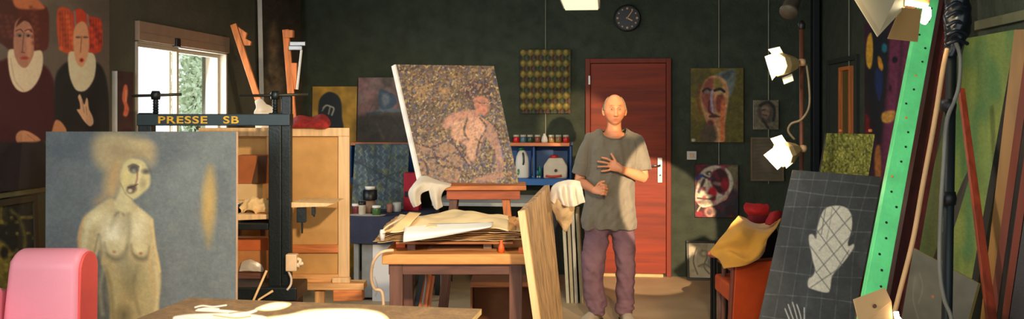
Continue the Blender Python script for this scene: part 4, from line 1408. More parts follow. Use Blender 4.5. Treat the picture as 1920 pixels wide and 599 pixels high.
DN = 4.55
tl, tr = at(86, 247, DN + .07), at(443, 247, DN + .07)
bl, br = floorD(84, DN - .1), floorD(441.5, DN - .1)
q = [tl, tr, br, bl]
o = painted_panel('painting', q, .032, nude, None, 1.35, .95, mat('pale_canvas_edge', (226, 190, 160), .8))
tag(o, 'large grey canvas of a pale standing nude with hair in a cloud', 'painting')

# --- pink armchair and cream chair behind it
pk = thing('pink_armchair', 'glossy pink vinyl armchair with rounded back at the lower left corner', 'armchair', floorD(110, 3.9))
cB = at(100, 466, 3.97)


def chair_pt(u, v, z):
    """u along the back, v through its thickness (away), z height"""
    base = Vector((cB.x, cB.y, 0))
    return base + U * u + V * v + Vector((0, 0, z))


U, V = RT, VIEW
# back: rounded profile swept along U
ztop = cB.z
prof = []
th = .19
for k in range(13):
    a = math.pi * k / 12
    prof.append((-math.cos(a) * th / 2, ztop - th * .42 + math.sin(a) * th * .42))
prof = [(-th / 2 - .03, .42), (-th / 2 - .012, .7)] + prof + [(th / 2 - .006, .7), (th / 2 - .02, .42)]
hu = .150


def sweep(name, prof, u0, u1, mt, bevel, widen=0.0):
    mb = MB()
    pts0 = [chair_pt(u0 - (widen * max(0, (.95 - z)) if widen else 0), v, z) for v, z in prof]
    mb.prism(pts0, (0, 0, 0))
    n = len(prof)
    for i, (v, z) in enumerate(prof):
        mb.v[n + i] = tuple(chair_pt(u1 + (widen * .15 * max(0, (.95 - z))), v, z))
    return mb.build(name, mt, pk, smooth=False, bevel=bevel, seg=5)


bk_ = sweep('backrest', prof, -hu, hu, M['pink'], .03, .08)
for p in bk_.data.polygons: p.use_smooth = True
bk_.modifiers['bevel'].angle_limit = math.radians(50)
sd = sweep('warm_lit_side', [(v * .86, z if z < .5 else z - .012) for v, z in prof], hu - .002, hu + .010, mat('pink_vinyl_warm_lit', (240, 92, 84), .42, vary=.03), .006, 0)  # same pink vinyl, warm lamp light on this side put into its colour
sweep('seat', [(-.05, .28), (-.05, .46), (-.62, .47), (-.66, .42), (-.66, .28)], -hu - .12, hu + .04, M['pink'], .03)
for u, hz in ((-hu - .075, .04), (hu + .02, -.20)):
    sweep('armrest', [(.02, .28), (.02, .76 + hz), (-.1, .80 + hz), (-.5, .70 + hz), (-.56, .62 + hz), (-.54, .28)], u - .04, u + .05, M['pink'], .025)
for u in (-.22, .2):
    for v in (-.02, -.58):
        a = chair_pt(u, v, 0); mb = MB(); mb.tube([a, a + Vector((0, 0, .285))], [.014, .02], 12); mb.build('leg', M['steel'], pk, smooth=True)
cc = thing('cream_chair', 'cream padded chair back just showing left behind the pink armchair', 'chair', floorD(30, 4.3))
q = at(38, 480, 4.3)
mb = MB(); mb.prism([at(24, 488, 4.3), at(34, 479, 4.3), at(50, 478, 4.3), at(58, 490, 4.3), at(58, 640, 4.3), at(20, 640, 4.3), at(20, 510, 4.3)], VIEW * .06)
mb.build('backrest', mat('cream_padding', (182, 144, 100), .7), cc, bevel=.012, seg=3)
zs = at(0, 640, 4.3).z
a = at(20, 640, 4.3); b = at(58, 640, 4.3)
mb = MB(); mb.prism([Vector((a.x, a.y, zs - .02)), Vector((b.x, b.y, zs - .02)), Vector((b.x, b.y, zs + .05)), Vector((a.x, a.y, zs + .05))], VIEW * .2); mb.build('seat', mat('cream_seat', (180, 150, 110), .7), cc, bevel=.01)
for pp in (a, b):
    for dv in (.02, .17):
        p = pp + VIEW * dv + RT * (.02 if pp is a else -.02); mb = MB(); mb.tube([Vector((p.x, p.y, 0)), Vector((p.x, p.y, zs - .02))], .015, 10); mb.build('leg', M['dark_wood'], cc)


# --- painted board lying on the foreground table
def lying(P):
    P.fill((112, 88, 60)); P.mottle(.12, 25, 2, 3); P.mottle(.12, 5, 5, 3); P.tint((92, 74, 54), 30, 6, .5, .5, 3)
    W_ = (246, 246, 226)
    Y_ = (222, 206, 150)
    P.blob([(540, 590), (580, 581), (640, 579), (690, 581), (720, 590), (730, 610), (700, 660), (560, 660), (470, 640), (430, 620), (470, 600)], Y_, 2)
    P.blob([(550, 590), (600, 583), (650, 581), (692, 584), (715, 592), (722, 608), (690, 655), (570, 655), (480, 636), (450, 618), (480, 603)], W_, 2)
    P.blob([(478, 580), (498, 571), (520, 567), (545, 569), (541, 576), (522, 582), (496, 584)], Y_, 1.2); P.blob([(484, 579), (502, 572), (520, 568.5), (540, 570.5), (534, 576), (516, 581), (496, 582)], W_, 1)
    P.line([(480, 583), (460, 588), (430, 585), (395, 583), (372, 582)], 5, W_, 1.2); P.line([(366, 577), (380, 574), (400, 576), (424, 573)], 3, W_, 1, .9); P.line([(368, 583), (384, 579), (410, 580)], 3, W_, 1, .9)
    P.blob([(324, 599), (340, 592), (380, 589), (440, 588), (470, 590), (500, 600), (440, 640), (340, 630)], W_, 1.8); P.line([(400, 592), (440, 597), (470, 594)], 2.5, (176, 150, 96), 1); P.line([(430, 588), (455, 585)], 2, (150, 126, 84), 1)
    P.line([(345, 596), (380, 600), (420, 598)], 1.6, (190, 170, 120), 1, .8); P.ell(650, 600, 34, 8, (236, 222, 176), 5, .6)


zp = .78
A, B_ = onZ(355, 559, zp), onZ(903, 580, zp)
dA = (onZ(255, 599, zp) - A).normalized(); dB = (onZ(884, 600, zp) - B_).normalized()
q = [A, B_, B_ + dB * 1.0, A + dA * 1.05]
o = painted_panel('painted_board', q, .022, lying, None, 1.6, 1.55, mat('cream_board_edge', (232, 200, 140), .7))
tag(o, 'brown board painted with a white figure lying flat on the foreground table', 'painting')
tz = zp - .022
tb = thing('foreground_table', 'plain table under the brown painted board at the bottom edge', 'table', (q[3].x + .4, q[3].y + .4, 0))
cen = (q[0] + q[1] + q[2] + q[3]) / 4
qq = [cen + (p - cen) * .93 for p in q]
mb = MB(); mb.prism([Vector((p.x, p.y, tz - .035)) for p in qq], (0, 0, .0345)); mb.build('tabletop', M['dark_wood_x'], tb, bevel=.003)
for p in qq:
    p2 = cen + (p - cen) * .9; mb = MB(); mb.box(p2.x - .03, p2.x + .03, p2.y - .03, p2.y + .03, 0, tz - .035); mb.build('leg', M['dark_wood'], tb, bevel=.003)

# ================================================================== CENTRE: work table, stack of papers, easel painting
DT = 5.0
zt = at(0, 481, 5.0).z
wt = thing('work_table', 'dark legged work table with an orange wooden top in the centre', 'table', floorD(850, DT))
q0, q1 = at(716, 497, 4.78), at(992, 499, 4.78)
zt = (q0.z + .055)
e0, e1 = Vector((q0.x, q0.y, zt)), Vector((q1.x, q1.y, zt))
dirx = (e1 - e0).normalized(); diry = Vector((-dirx.y, dirx.x, 0))
mb = MB(); mb.prism([e0, e1, e1 + diry * .62, e0 + diry * .62], (0, 0, -.055)); mb.build('tabletop', wood('ochre_tabletop', (214, 146, 78), 'X', vary=.2), wt, bevel=.006)
f0, f1 = e0 + dirx * .03 + diry * .04, e1 - dirx * .03 + diry * .04
zb_ = zt - .055
for a, b in ((f0, f1), (f0 + diry * .54, f1 + diry * .54)):
    mb = MB(); mb.prism([Vector((a.x, a.y, zb_)), Vector((b.x, b.y, zb_)), Vector((b.x, b.y, zb_ - .06)), Vector((a.x, a.y, zb_ - .06))], diry * .025); mb.build('apron', M['dark_wood_x'], wt, bevel=.003)
for u in (0.005, (f1 - f0).length - .075):
    for v in (0.0, .5):
        p = f0 + dirx * u + diry * (v - .004)
        mb = MB(); mb.prism([Vector((p.x, p.y, 0)), Vector((p.x, p.y, 0)) + dirx * .07, Vector((p.x, p.y, 0)) + dirx * .07 + diry * .06, Vector((p.x, p.y, 0)) + diry * .06], (0, 0, zb_ - .0005)); mb.build('leg', M['dark_wood'], wt, bevel=.004)


def tabpt(px, v):
    """point on the table top under picture column px, v metres back from the front edge"""
    lo, hi = 4.3, 6.5
    for _ in range(30):
        D = (lo + hi) / 2
        p = at(px, 400, D)
        if (Vector((p.x, p.y, 0)) - Vector((e0.x, e0.y, 0))).dot(diry) < v: lo = D
        else: hi = D
    return Vector((p.x, p.y, zt)), D


# blocks carrying the sheaf
blocks = [(742, 760, .22, 'orange wooden block under the left end of the paper stack', mat('orange_block', (226, 96, 30), .6)),
          (763, 779, .12, 'grey brown block beside the orange one under the paper stack', M['dark_wood']),
          (906, 922, .14, 'grey wooden block under the right half of the paper stack', mat('grey_block', (130, 104, 76), .7)),
          (938, 950, .30, 'dark block furthest right under the paper stack', mat('dark_block', (60, 36, 30), .6))]
zboard = at(0, 449, 5.05).z
for a, b, v, lab, mt in blocks:
    p, D = tabpt(a, v); p2 = p + dirx * ((b - a) / F * D)
    mb = MB(); mb.prism([p, p2, p2 + diry * .06, p + diry * .06], (0, 0, zboard - zt)); tag(mb.build('support_block', mt, bevel=.004), lab, 'block', 'blocks under the paper stack')
p0, D0 = tabpt(742, .08); p1, D1 = tabpt(962, .08)
p0.z = p1.z = zboard
mb = MB(); mb.prism([p0, p1, p1 + diry * .46, p0 + diry * .46], (0, 0, .012)); tag(mb.build('press_board', M['cardboard'], bevel=.002), 'thin brown board on blocks carrying the loose papers', 'board')

# the papers: many warped sheets piled up
rr = random.Random(12)
GP = 'aged papers piled on the work table'
looks = [('cream', (226, 194, 140)), ('tan', (206, 160, 102)), ('buff', (214, 176, 118)), ('ochre', (196, 144, 84)), ('pale', (232, 208, 160))]
zbase = zboard + .016
heights = [.004, .011, .017, .025, .034, .044, .053, .062, .071, .081]
for k, h in enumerate(heights):
    nm, c_ = looks[k % 5]
    x0 = -.42 + rr.uniform(-.02, .03) + max(0, k - 5) * .025
    x1 = .36 + rr.uniform(-.05, .05) - max(0, k - 6) * .03
    rot = 0.0
    rows = []
    cxy = (p0 + p1) / 2 + diry * .22
    for j in range(5):
        v = -.21 + j * .105
        if k >= 7 and j == 0: v -= .03 + .012 * (k - 7)
        row = []
        for i in range(7):
            u = x0 + (x1 - x0) * i / 6
            kk = k / 9
            sag = -.9 * max(0, -.225 - v) - .25 * max(0, -.37 - u) + .05 * max(0, u - .28)
            belly = .026 * math.cos(max(-.5, min(.5, u / .84)) * math.pi) * kk
            curl = (.012 * math.sin(u * 15 + v * 8) + .006 * math.sin(u * 25 - v * 16)) * kk
            uu = u * math.cos(rot) - v * math.sin(rot); vv_ = u * math.sin(rot) + v * math.cos(rot)
            row.append(cxy + dirx * uu + diry * vv_ + Vector((0, 0, zbase - zboard + h + sag + belly + curl)))
        rows.append(row)
    o = sheet('paper_sheet', rows, mat('paper_' + nm, c_, .85, vary=.14, scale=6), None, 6, .008, 13, .003, 0, True)
    tag(o, ['lowest buckled sheet of the aged paper pile', 'second lowest tan sheet of the aged paper pile', 'third sheet from the bottom of the aged paper pile', 'fourth sheet from the bottom of the aged paper pile', 'fifth sheet up in the aged paper pile',
            'sixth sheet up in the aged paper pile', 'seventh sheet up in the aged paper pile', 'third sheet from the top of the aged paper pile', 'second highest sheet of the aged paper pile', 'topmost curled sheet of the aged paper pile'][k], 'paper', GP)
# white sheet slipping out at the front
o = sheet('paper_sheet', [[at(760, 420, 4.90), at(810, 420, 4.90), at(860, 419, 4.90), at(925, 417, 4.90)], [at(757, 438, 4.745), at(800, 437, 4.74), at(850, 432, 4.745), at(922, 425, 4.76)], [at(756, 455, 4.73), at(800, 449, 4.73), at(850, 440, 4.74), at(915, 428, 4.755)]], M['paper_white'], None, 5, .002, 10, .002)
tag(o, 'bright white sheet hanging out of the front of the paper pile', 'paper', GP)
o = sheet('paper_sheet', [[at(768, 398, 4.95), at(752, 412, 4.86), at(735, 428, 4.85), at(716, 436, 4.86)], [at(790, 400, 4.95), at(775, 415, 4.84), at(760, 430, 4.83), at(722, 437, 4.85)]], M['paper'], None, 5, .002, 10, .002)
tag(o, 'cream paper corner drooping over the left end of the pile', 'paper', GP)
# rolled tube and clutter right of the stack
p, D = tabpt(925, .2)
mb = MB(); mb.tube([p + Vector((0, 0, .035)), p + dirx * .19 + Vector((0, 0, .035))], .034, 18); mb.tube([p + dirx * .19 + Vector((0, 0, .035)), p + dirx * .192 + Vector((0, 0, .035))], .02, 18)
tag(mb.build('paper_roll', M['paper_dark'], smooth=True), 'tan paper roll lying at the right end of the work table', 'paper roll')
rows = [[at(958, 420, 5.1), at(972, 414, 5.1), at(985, 420, 5.1)], [at(955, 430, 4.98), at(972, 424, 4.96), at(988, 432, 4.98)], [at(958, 441, 4.95), at(972, 440, 4.93), at(990, 444, 4.95)]]
rows = [[v - Vector((0, 0, .0)) for v in r] for r in rows]
o = sheet('crumpled_wrapper', rows, mat('orange_wrapper', (222, 150, 90), .7, vary=.3, scale=30), None, 6, .012, 40)
tag(o, 'crumpled peach coloured wrapper at the right end of the paper pile', 'wrapper')
p, D = tabpt(940, .05)
mb = MB(); mb.lathe(p, [(.016, 0), (.017, .03), (.009, .05), (.007, .07)], 14); tag(mb.build('glue_bottle', mat('orange_bottle', (232, 100, 40), .4), smooth=True), 'tiny orange bottle on the front right of the work table', 'bottle')
p, D = tabpt(972, .03)
mb = MB(); mb.box(p.x, p.x + .03, p.y, p.y + .05, p.z, p.z + .028); tag(mb.build('orange_box', mat('orange_small_box', (226, 110, 50), .6), bevel=.003), 'small orange box at the right corner of the work table', 'box')
p, D = tabpt(800, .10)
o = sheet('paper_sheet', [[p + Vector((0, 0, .004)), p + dirx * .2 + Vector((0, 0, .006)), p + dirx * .42 + Vector((0, 0, .004))], [p + diry * .2 + Vector((0, 0, .004)), p + dirx * .22 + diry * .2 + Vector((0, 0, .012)), p + dirx * .44 + diry * .18 + Vector((0, 0, .004))]], mat('brown_sheet', (176, 122, 78), .8), None, 5, .001, 10, .002)
tag(o, 'brown sheet lying flat on the table top beneath the blocks', 'paper', GP)

# white cable loop at the left of the table
mb = MB(); mb.tube([at(738, 470, 4.74), at(715, 474, 4.72), at(700, 492, 4.74), at(696, 520, 4.8), at(702, 542, 4.84), at(718, 556, 4.86), floorD(716, 4.9) + Vector((0, 0, .3)), floorD(700, 5.0) + Vector((0, 0, .01)), floorD(690, 5.3) + Vector((0, 0, .01))], .0085, 10, smoothpath=6)
tag(mb.build('cable', mat('pale_cable', (226, 190, 150), .5), smooth=True), 'pale cable looping down from the left end of the work table', 'cable')
mb = MB(); mb.lathe(at(717, 452, 4.86), [(.012, 0), (.015, .03), (.015, .05), (.011, .06)], 12)
cab2 = thing('cable_plug', 'white plug on a cable hanging from the paper pile left of the table', 'plug', at(717, 440, 4.86))
mb.build('plug', M['white'], cab2, smooth=True)
mb = MB(); mb.tube([at(717, 434, 4.86), at(728, 424, 4.87), at(750, 412, 4.9), at(764, 404, 4.96)], .006, 8, smoothpath=4); mb.build('cord', mat('pale_cord', (216, 190, 150), .5), cab2, smooth=True)

# --- tall stool carrying the easel painting
DS = 5.95
zs = at(0, 347, DS).z
st = thing('tall_stool', 'tall orange brown stand with splayed legs carrying the tilted painting', 'stand', floorD(905, DS))
g0, g1 = at(828, 352, DS - .1), at(987, 346, DS - .1)
g0.z = g1.z = zs
mb = MB(); mb.prism([g0, g1, g1 + VIEW * .34, g0 + VIEW * .34], (0, 0, -.028)); mb.build('tray', M['orange_wood'], st, bevel=.005)
h0, h1 = g0 + RT * .03 + VIEW * .03, g1 - RT * .04 + VIEW * .03
mb = MB(); mb.prism([Vector((h0.x, h0.y, zs - .028)), Vector((h1.x, h1.y, zs - .028)), Vector((h1.x, h1.y, zs - .09)), Vector((h0.x, h0.y, zs - .09))], VIEW * .03); mb.build('apron', wood('red_brown_apron', (170, 84, 44), 'X'), st, bevel=.003)
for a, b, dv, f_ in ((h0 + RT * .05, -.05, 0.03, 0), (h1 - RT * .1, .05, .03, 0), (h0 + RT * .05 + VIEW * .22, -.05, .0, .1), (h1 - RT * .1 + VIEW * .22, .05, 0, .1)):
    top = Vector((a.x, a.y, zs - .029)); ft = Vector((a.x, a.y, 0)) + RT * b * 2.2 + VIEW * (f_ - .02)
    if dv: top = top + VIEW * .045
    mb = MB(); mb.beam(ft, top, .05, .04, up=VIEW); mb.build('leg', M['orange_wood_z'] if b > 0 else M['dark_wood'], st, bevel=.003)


def central(P):
    P.fill((96, 78, 56)); P.mottle(.15, 30, 1)
    P.ell(790, 170, 26, 18, (150, 118, 76), 8, .6, 20); P.ell(832, 172, 12, 12, (180, 140, 96), 6, .6); P.ell(855, 150, 16, 10, (150, 118, 70), 6, .5)
    sk = (196, 146, 118)
    # shadowy seated lower body
    P.blob([(780, 262), (800, 268), (822, 262), (846, 256), (862, 268), (872, 300), (866, 330), (850, 348), (795, 344), (786, 310)], (146, 112, 86), 4, .9)
    P.blob([(788, 300), (806, 285), (826, 300), (832, 330), (810, 348), (792, 340)], (132, 106, 84), 4, .8)
    # torso
    P.blob([(846, 246), (850, 232), (872, 222), (894, 216), (912, 226), (918, 244), (908, 262), (900, 284), (890, 304), (880, 310), (872, 296), (874, 276), (862, 268), (850, 262)], sk, 3)
    P.blob([(830, 236), (836, 222), (852, 212), (876, 206), (900, 208), (896, 220), (868, 222), (848, 236), (836, 244)], (178, 126, 104), 2.5)
    P.blob([(912, 226), (926, 236), (936, 262), (946, 292), (946, 318), (936, 326), (928, 322), (930, 300), (922, 276), (910, 256)], (160, 118, 100), 3)
    P.blob([(890, 334), (912, 328), (940, 322), (946, 332), (920, 342), (892, 342)], (160, 116, 96), 3, .9)
    P.ell(860, 246, 12, 15, (192, 146, 118), 5, .8); P.ell(886, 286, 9, 18, (186, 144, 120), 5, .7, 15)
    # head and hair
    P.blob([(868, 168), (880, 154), (898, 152), (916, 160), (926, 180), (928, 200), (918, 196), (908, 180), (892, 178), (880, 190)], (66, 42, 40), 4, .9)
    P.blob([(888, 186), (900, 180), (914, 186), (918, 200), (912, 214), (902, 218), (892, 206)], (176, 112, 88), 2.5); P.line([(896, 192), (902, 194)], 2, (70, 36, 30)); P.line([(908, 194), (914, 195)], 2, (70, 36, 30)); P.ell(904, 208, 5, 2.5, (120, 40, 36)); P.line([(904, 193), (904, 203)], 1.5, (130, 76, 60))
    P.ell(852, 232, 10, 5, (214, 164, 134), 3, .7); P.ell(896, 240, 12, 10, (208, 160, 132), 5, .6); P.ell(936, 290, 5, 16, (190, 146, 124), 3, .6); P.line([(862, 268), (874, 292), (886, 308)], 4, (92, 60, 50), 2, .7); P.line([(908, 262), (896, 292), (888, 306)], 4, (98, 66, 56), 2, .7); P.line([(848, 262), (860, 268), (872, 262)], 4, (104, 70, 58), 2, .7); P.line([(926, 284), (922, 310), (910, 326)], 4, (86, 66, 52), 2, .6); P.ell(903, 205, 9, 9, (196, 124, 100), 3, .5)
    # tangle of dark lines
    for pts in (((832, 244), (846, 268), (870, 276)), ((900, 222), (912, 240), (900, 262), (894, 290)), ((846, 262), (880, 312), (900, 318)), ((780, 268), (810, 276), (840, 262)), ((812, 280), (826, 310), (862, 316)),
                ((860, 316), (880, 336), (872, 348)), ((900, 216), (930, 240), (944, 290), (950, 322)), ((876, 224), (870, 246), (878, 262)), ((788, 284), (802, 320), (796, 344)), ((830, 300), (848, 288), (870, 292)),
                ((892, 262), (906, 270), (926, 282)), ((790, 300), (820, 296), (846, 306))):
        P.line(pts, 3.2, (46, 30, 30), 1.4, .85)
    # speckled strokes over the ground
    body = np.clip((P.c[:, 0] - 120) / 40, 0, 1)
    U1, V1 = P.x * .8 + P.y * .6, P.y * .8 - P.x * .6
    for rgb, sd, thr, op in (((44, 38, 40), 31, .56, .75), ((168, 140, 88), 32, .62, .7), ((70, 74, 112), 33, .64, .7), ((200, 182, 140), 34, .72, .7), ((120, 62, 50), 35, .70, .5)):
        n = .65 * vnoise(U1, V1 * .7, 3.0, sd) + .35 * vnoise(P.x, P.y, 1.9, sd + 9)
        m = np.clip((n - thr + .04) * 7, 0, 1) * op
        P.mix(m * (1 - .72 * body), rgb)
    g = np.clip((P.x - 820) / 120, 0, 1) * np.clip((P.y - 160) / 120, 0, 1)
    for rgb, sd in (((176, 160, 104), 41), ((82, 88, 134), 42)):
        n = .6 * vnoise(U1, V1, 3.4, sd) + .4 * vnoise(P.x, P.y, 2, sd + 5)
        P.mix(g * np.clip((n - .56) * 7, 0, 1) * .7 * (1 - .6 * body), rgb)


tl, tr = at(742, 121, DS + .19), at(926, 124, DS + .23)
bl, br = at(792, 342, DS - .02), at(973, 345.5, DS + .02)
o = painted_panel('painting', [tl, tr, br, bl], .03, central, None, .95, 1.3, mat('white_canvas_edge', (236, 232, 220), .7))
q = [tl, tr, br, bl]
mb = MB(); mb.slab([at(740, 121, DS + .18), tl + RT * .002, bl + RT * .002, at(789.5, 342, DS - .03)], .035)
ed = mb.build('canvas_edge_strip', mat('white_edge', (240, 236, 226), .7)); ed.parent = o
tag(o, 'tilted speckled painting of a crouching nude on the tall stand', 'painting')
# prop behind the painting so that it leans on the stand
mb = MB(); mb.beam(at(880, 344, DS + .20), at(846, 190, DS + .24), .03, .02, up=VIEW); tag(mb.build('prop_stick', M['pine']), 'pine stick propping the crouching nude painting from behind', 'stick')

# white cloth over the left of the stand
wc = thing('white_cloth', 'white cloth draped over the left corner of the tall stand', 'cloth', at(795, 345, 5.84))


def to_parent(o, t):
    for v in o.data.vertices: v.co -= ORIGIN[t.name]
    o.parent = t
    return o


o = sheet('drape', [[(786, 333, 5.90), (798, 330, 5.90), (820, 338, 5.90), (846, 345, 5.90)], [(780, 340, 5.84), (794, 339, 5.83), (818, 345, 5.84), (842, 350, 5.85)], [(772, 350, 5.81), (786, 346, 5.78), (796, 352, 5.80), (803, 358, 5.81)], [(766, 362, 5.81), (776, 358, 5.76), (786, 360, 5.79), (790, 364, 5.81)], [(769, 376, 5.81), (776, 378, 5.77), (783, 376, 5.79), (788, 373, 5.81)], [(776, 390, 5.81), (780, 388, 5.78), (785, 386, 5.80), (790, 382, 5.81)]], M['white_cloth'], None, 7, .002, 30, .003)
to_parent(o, wc)
o = sheet('flap', [[(800, 342, 5.83), (815, 344, 5.82), (830, 347, 5.83), (846, 350, 5.85)], [(804, 356, 5.82), (816, 360, 5.79), (826, 358, 5.82), (834, 356, 5.84)], [(808, 374, 5.82), (817, 378, 5.78), (824, 374, 5.81), (827, 370, 5.83)], [(814, 390, 5.82), (819, 394, 5.79), (825, 391, 5.81), (830, 388, 5.83)]], M['white_cloth'], None, 7, .002, 30, .003)
to_parent(o, wc)

# things under the table
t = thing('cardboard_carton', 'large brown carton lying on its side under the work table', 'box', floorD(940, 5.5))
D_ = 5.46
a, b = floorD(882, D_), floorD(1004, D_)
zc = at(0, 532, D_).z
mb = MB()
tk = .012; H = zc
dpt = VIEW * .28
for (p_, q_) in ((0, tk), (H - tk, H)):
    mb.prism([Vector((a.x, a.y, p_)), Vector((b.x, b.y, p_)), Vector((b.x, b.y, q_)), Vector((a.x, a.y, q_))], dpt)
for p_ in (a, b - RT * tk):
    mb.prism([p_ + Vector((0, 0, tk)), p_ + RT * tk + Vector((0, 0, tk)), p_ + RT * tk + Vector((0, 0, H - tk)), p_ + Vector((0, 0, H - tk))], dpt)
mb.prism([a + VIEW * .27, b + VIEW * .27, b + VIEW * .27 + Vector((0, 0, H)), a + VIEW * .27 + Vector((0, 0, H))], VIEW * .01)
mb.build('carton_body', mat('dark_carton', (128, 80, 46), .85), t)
mb = MB(); mb.prism([a + Vector((0, 0, H)), b + Vector((0, 0, H)), b + Vector((0, 0, H)) - VIEW * .06 - Vector((0, 0, .012)), a + Vector((0, 0, H)) - VIEW * .06 - Vector((0, 0, .012))], (0, 0, .006)); mb.build('flap', M['cardboard'], t)
lath_cols = [(796, 512, 779, 'orange lath leaning under the work table, leftmost'), (806, 514, 790, 'orange lath leaning under the work table, middle'), (812, 518, 800, 'orange lath leaning under the work table, rightmost')]
for k, (px, py, pf, lab) in enumerate(lath_cols):
    Dk = 5.42 + k * .03
    mb = MB(); mb.beam(floorD(pf - 14, Dk - .05), at(px, py, Dk), .022, .014, up=VIEW); tag(mb.build('wooden_lath', M['orange_wood_z']), lab, 'lath', 'laths under the work table')
mb = MB(); mb.beam(floorD(752, 5.36) , at(792, 514, 5.38), .03, .02, up=VIEW); tag(mb.build('black_frame_bar', M['black']), 'black bar leaning left of the orange laths under the table', 'bar')

# --- long board leaning in the middle, with cloth over the top
q = [at(985, 394, 4.45), at(1030, 347, 5.0), floorD(1071, 4.95), floorD(1047, 4.35)]
t = thing('leaning_board', 'long grained wooden board leaning upright right of the work table', 'board', floorD(1050, 4.6))
mb = MB(); mb.slab(q, .03, toward=(.9, 0, 1.6)); mb.build('board_face', wood('weathered_board', (164, 132, 96), 'Z', vary=.5, freq=1.5), t)
e = (q[0] - q[1]).normalized() * .02
mb = MB(); mb.slab([q[0] + e, q[0], q[3], q[3] + e], .034); mb.build('edge_strip', M['pale_pine'], t)

o = sheet('draped_cloth', [[(1030, 376, 5.04), (1034, 354, 5.03), (1044, 344, 5.03), (1056, 340, 5.03), (1068, 338, 5.04), (1078, 339, 5.03), (1087, 341, 5.05)], [(1035, 380, 4.99), (1042, 362, 4.96), (1050, 352, 4.92), (1060, 350, 4.97), (1070, 349, 4.92), (1080, 350, 4.97), (1090, 350, 4.96)], [(1040, 384, 4.99), (1046, 374, 4.97), (1053, 370, 4.91), (1063, 372, 4.97), (1072, 370, 4.90), (1083, 368, 4.97), (1093, 364, 4.95)], [(1044, 386, 5.0), (1050, 383, 4.98), (1058, 386, 4.92), (1066, 389, 4.98), (1076, 388, 4.91), (1086, 384, 4.98), (1097, 380, 4.96)]], M['white_cloth'], None, 6, .002, 30, .004)
tag(o, 'folded cream cloth hanging over the top of the leaning board', 'cloth')
o = sheet('linen_rag', [[(1034, 366, 5.0), (1050, 362, 4.97), (1068, 366, 5.0), (1078, 372, 5.03)], [(1036, 392, 5.0), (1052, 390, 4.96), (1066, 394, 4.99), (1076, 398, 5.03)], [(1044, 412, 5.02), (1054, 414, 4.98), (1066, 420, 5.0), (1072, 414, 5.03)], [(1050, 424, 5.02), (1056, 432, 5.0), (1062, 436, 5.01), (1068, 426, 5.03)]], M['tan_cloth'], None, 7, .012, 24, .005)
tag(o, 'crumpled tan rag hanging under the cream cloth on the leaning board', 'cloth')

# stack of pale canvases by the man's feet
GC = 'pale canvases standing beside the man'
cv = [(1053, 404, 1062, 'leftmost pale canvas edge in the row left of the standing man'), (1062, 396, 1070, 'second pale canvas edge from the left in the row by the standing man'),
      (1070, 388, 1078, 'third pale canvas edge from the left in the row by the standing man'), (1079, 402, 1088, 'rightmost pale canvas edge in the row nearest the man')]
for k, (px, py, pb, lab) in enumerate(cv):
    Yc = 7.45
    a0 = onY(pb, 540, Yc); a0.z = 0
    tp = onY(px, py, Yc)
    tp = Vector((tp.x, Yc + .02, tp.z))
    sl = Vector((.012 - .01 * k, 1, 0)).normalized()
    nrm = Vector((-sl.y, sl.x, 0)) * -1
    mb = MB(); L = .55
    th = .026
    mb.add([a0, a0 + nrm * th, a0 + nrm * th + sl * L, a0 + sl * L, tp, tp + nrm * th, tp + nrm * th + sl * L, tp + sl * L], [(3, 2, 1, 0), (4, 5, 6, 7), (0, 1, 5, 4), (1, 2, 6, 5), (2, 3, 7, 6), (3, 0, 4, 7)])
    tag(mb.build('canvas', mat('pale_canvas_%d' % k, [(206, 200, 176), (190, 178, 146), (214, 206, 184), (176, 164, 128)][k], .8), bevel=.002), lab, 'canvas', GC)

# ================================================================== RIGHT SIDE
# --- low orange armchair with mustard cloth and red fabric
DC = 5.95
ch = thing('orange_armchair', 'low armchair with orange back panel and dark wooden rim under the mustard cloth', 'armchair', floorD(1430, DC))
TLc, TRc = at(1374, 492, DC), at(1445, 478, DC + .05)
ext = (at(1520, 470, DC + .12) - TLc)
TR2 = TLc + Vector((ext.x, ext.y, .03))
q = [TLc, TR2, Vector((TR2.x, TR2.y, .12)), Vector((at(1366, 600, DC).x, at(1366, 600, DC).y, .12))]
mb = MB(); mb.slab(q, .035); mb.build('backrest_frame', mat('dark_red_wood', (112, 52, 34), .5), ch, bevel=.012, seg=3)
n_ = -VIEW
cq = sum(q, Vector()) / 4
qi = [cq + Vector(((p - cq).x * .93, (p - cq).y * .93, (p - cq).z * .93)) - VIEW * .012 for p in q]
mb = MB(); mb.slab(qi, .011); mb.build('back_panel', mat('orange_leather', (184, 68, 26), .45, vary=.08), ch, bevel=.004)
sz = .42
base = [Vector((q[0].x, q[0].y, 0)) + VIEW * .04, Vector((q[1].x, q[1].y, 0)) + VIEW * .04]
mb = MB(); mb.prism([p + Vector((0, 0, sz - .12)) for p in base] + [base[1] + VIEW * .5 + Vector((0, 0, sz - .12)), base[0] + VIEW * .5 + Vector((0, 0, sz - .12))], (0, 0, .12)); mb.build('seat', mat('orange_seat', (190, 78, 34), .6), ch, bevel=.02, seg=3)
for p in (base[0] + RT * .03, base[1] - RT * .05, base[0] + VIEW * .45 + RT * .03, base[1] + VIEW * .45 - RT * .05):
    mb = MB(); mb.tube([p, p + Vector((0, 0, sz - .125))], [.014, .02], 10); mb.build('leg', M['dark_wood'], ch, smooth=True)
arm0 = base[0] + RT * .02
mb = MB(); mb.prism([arm0 + Vector((0, 0, .50)), arm0 + RT * .05 + Vector((0, 0, .50)), arm0 + RT * .05 + VIEW * .5 + Vector((0, 0, .50)), arm0 + VIEW * .5 + Vector((0, 0, .50))], (0, 0, .04)); mb.build('armrest', mat('dark_red_arm', (120, 54, 40), .5), ch, bevel=.012)
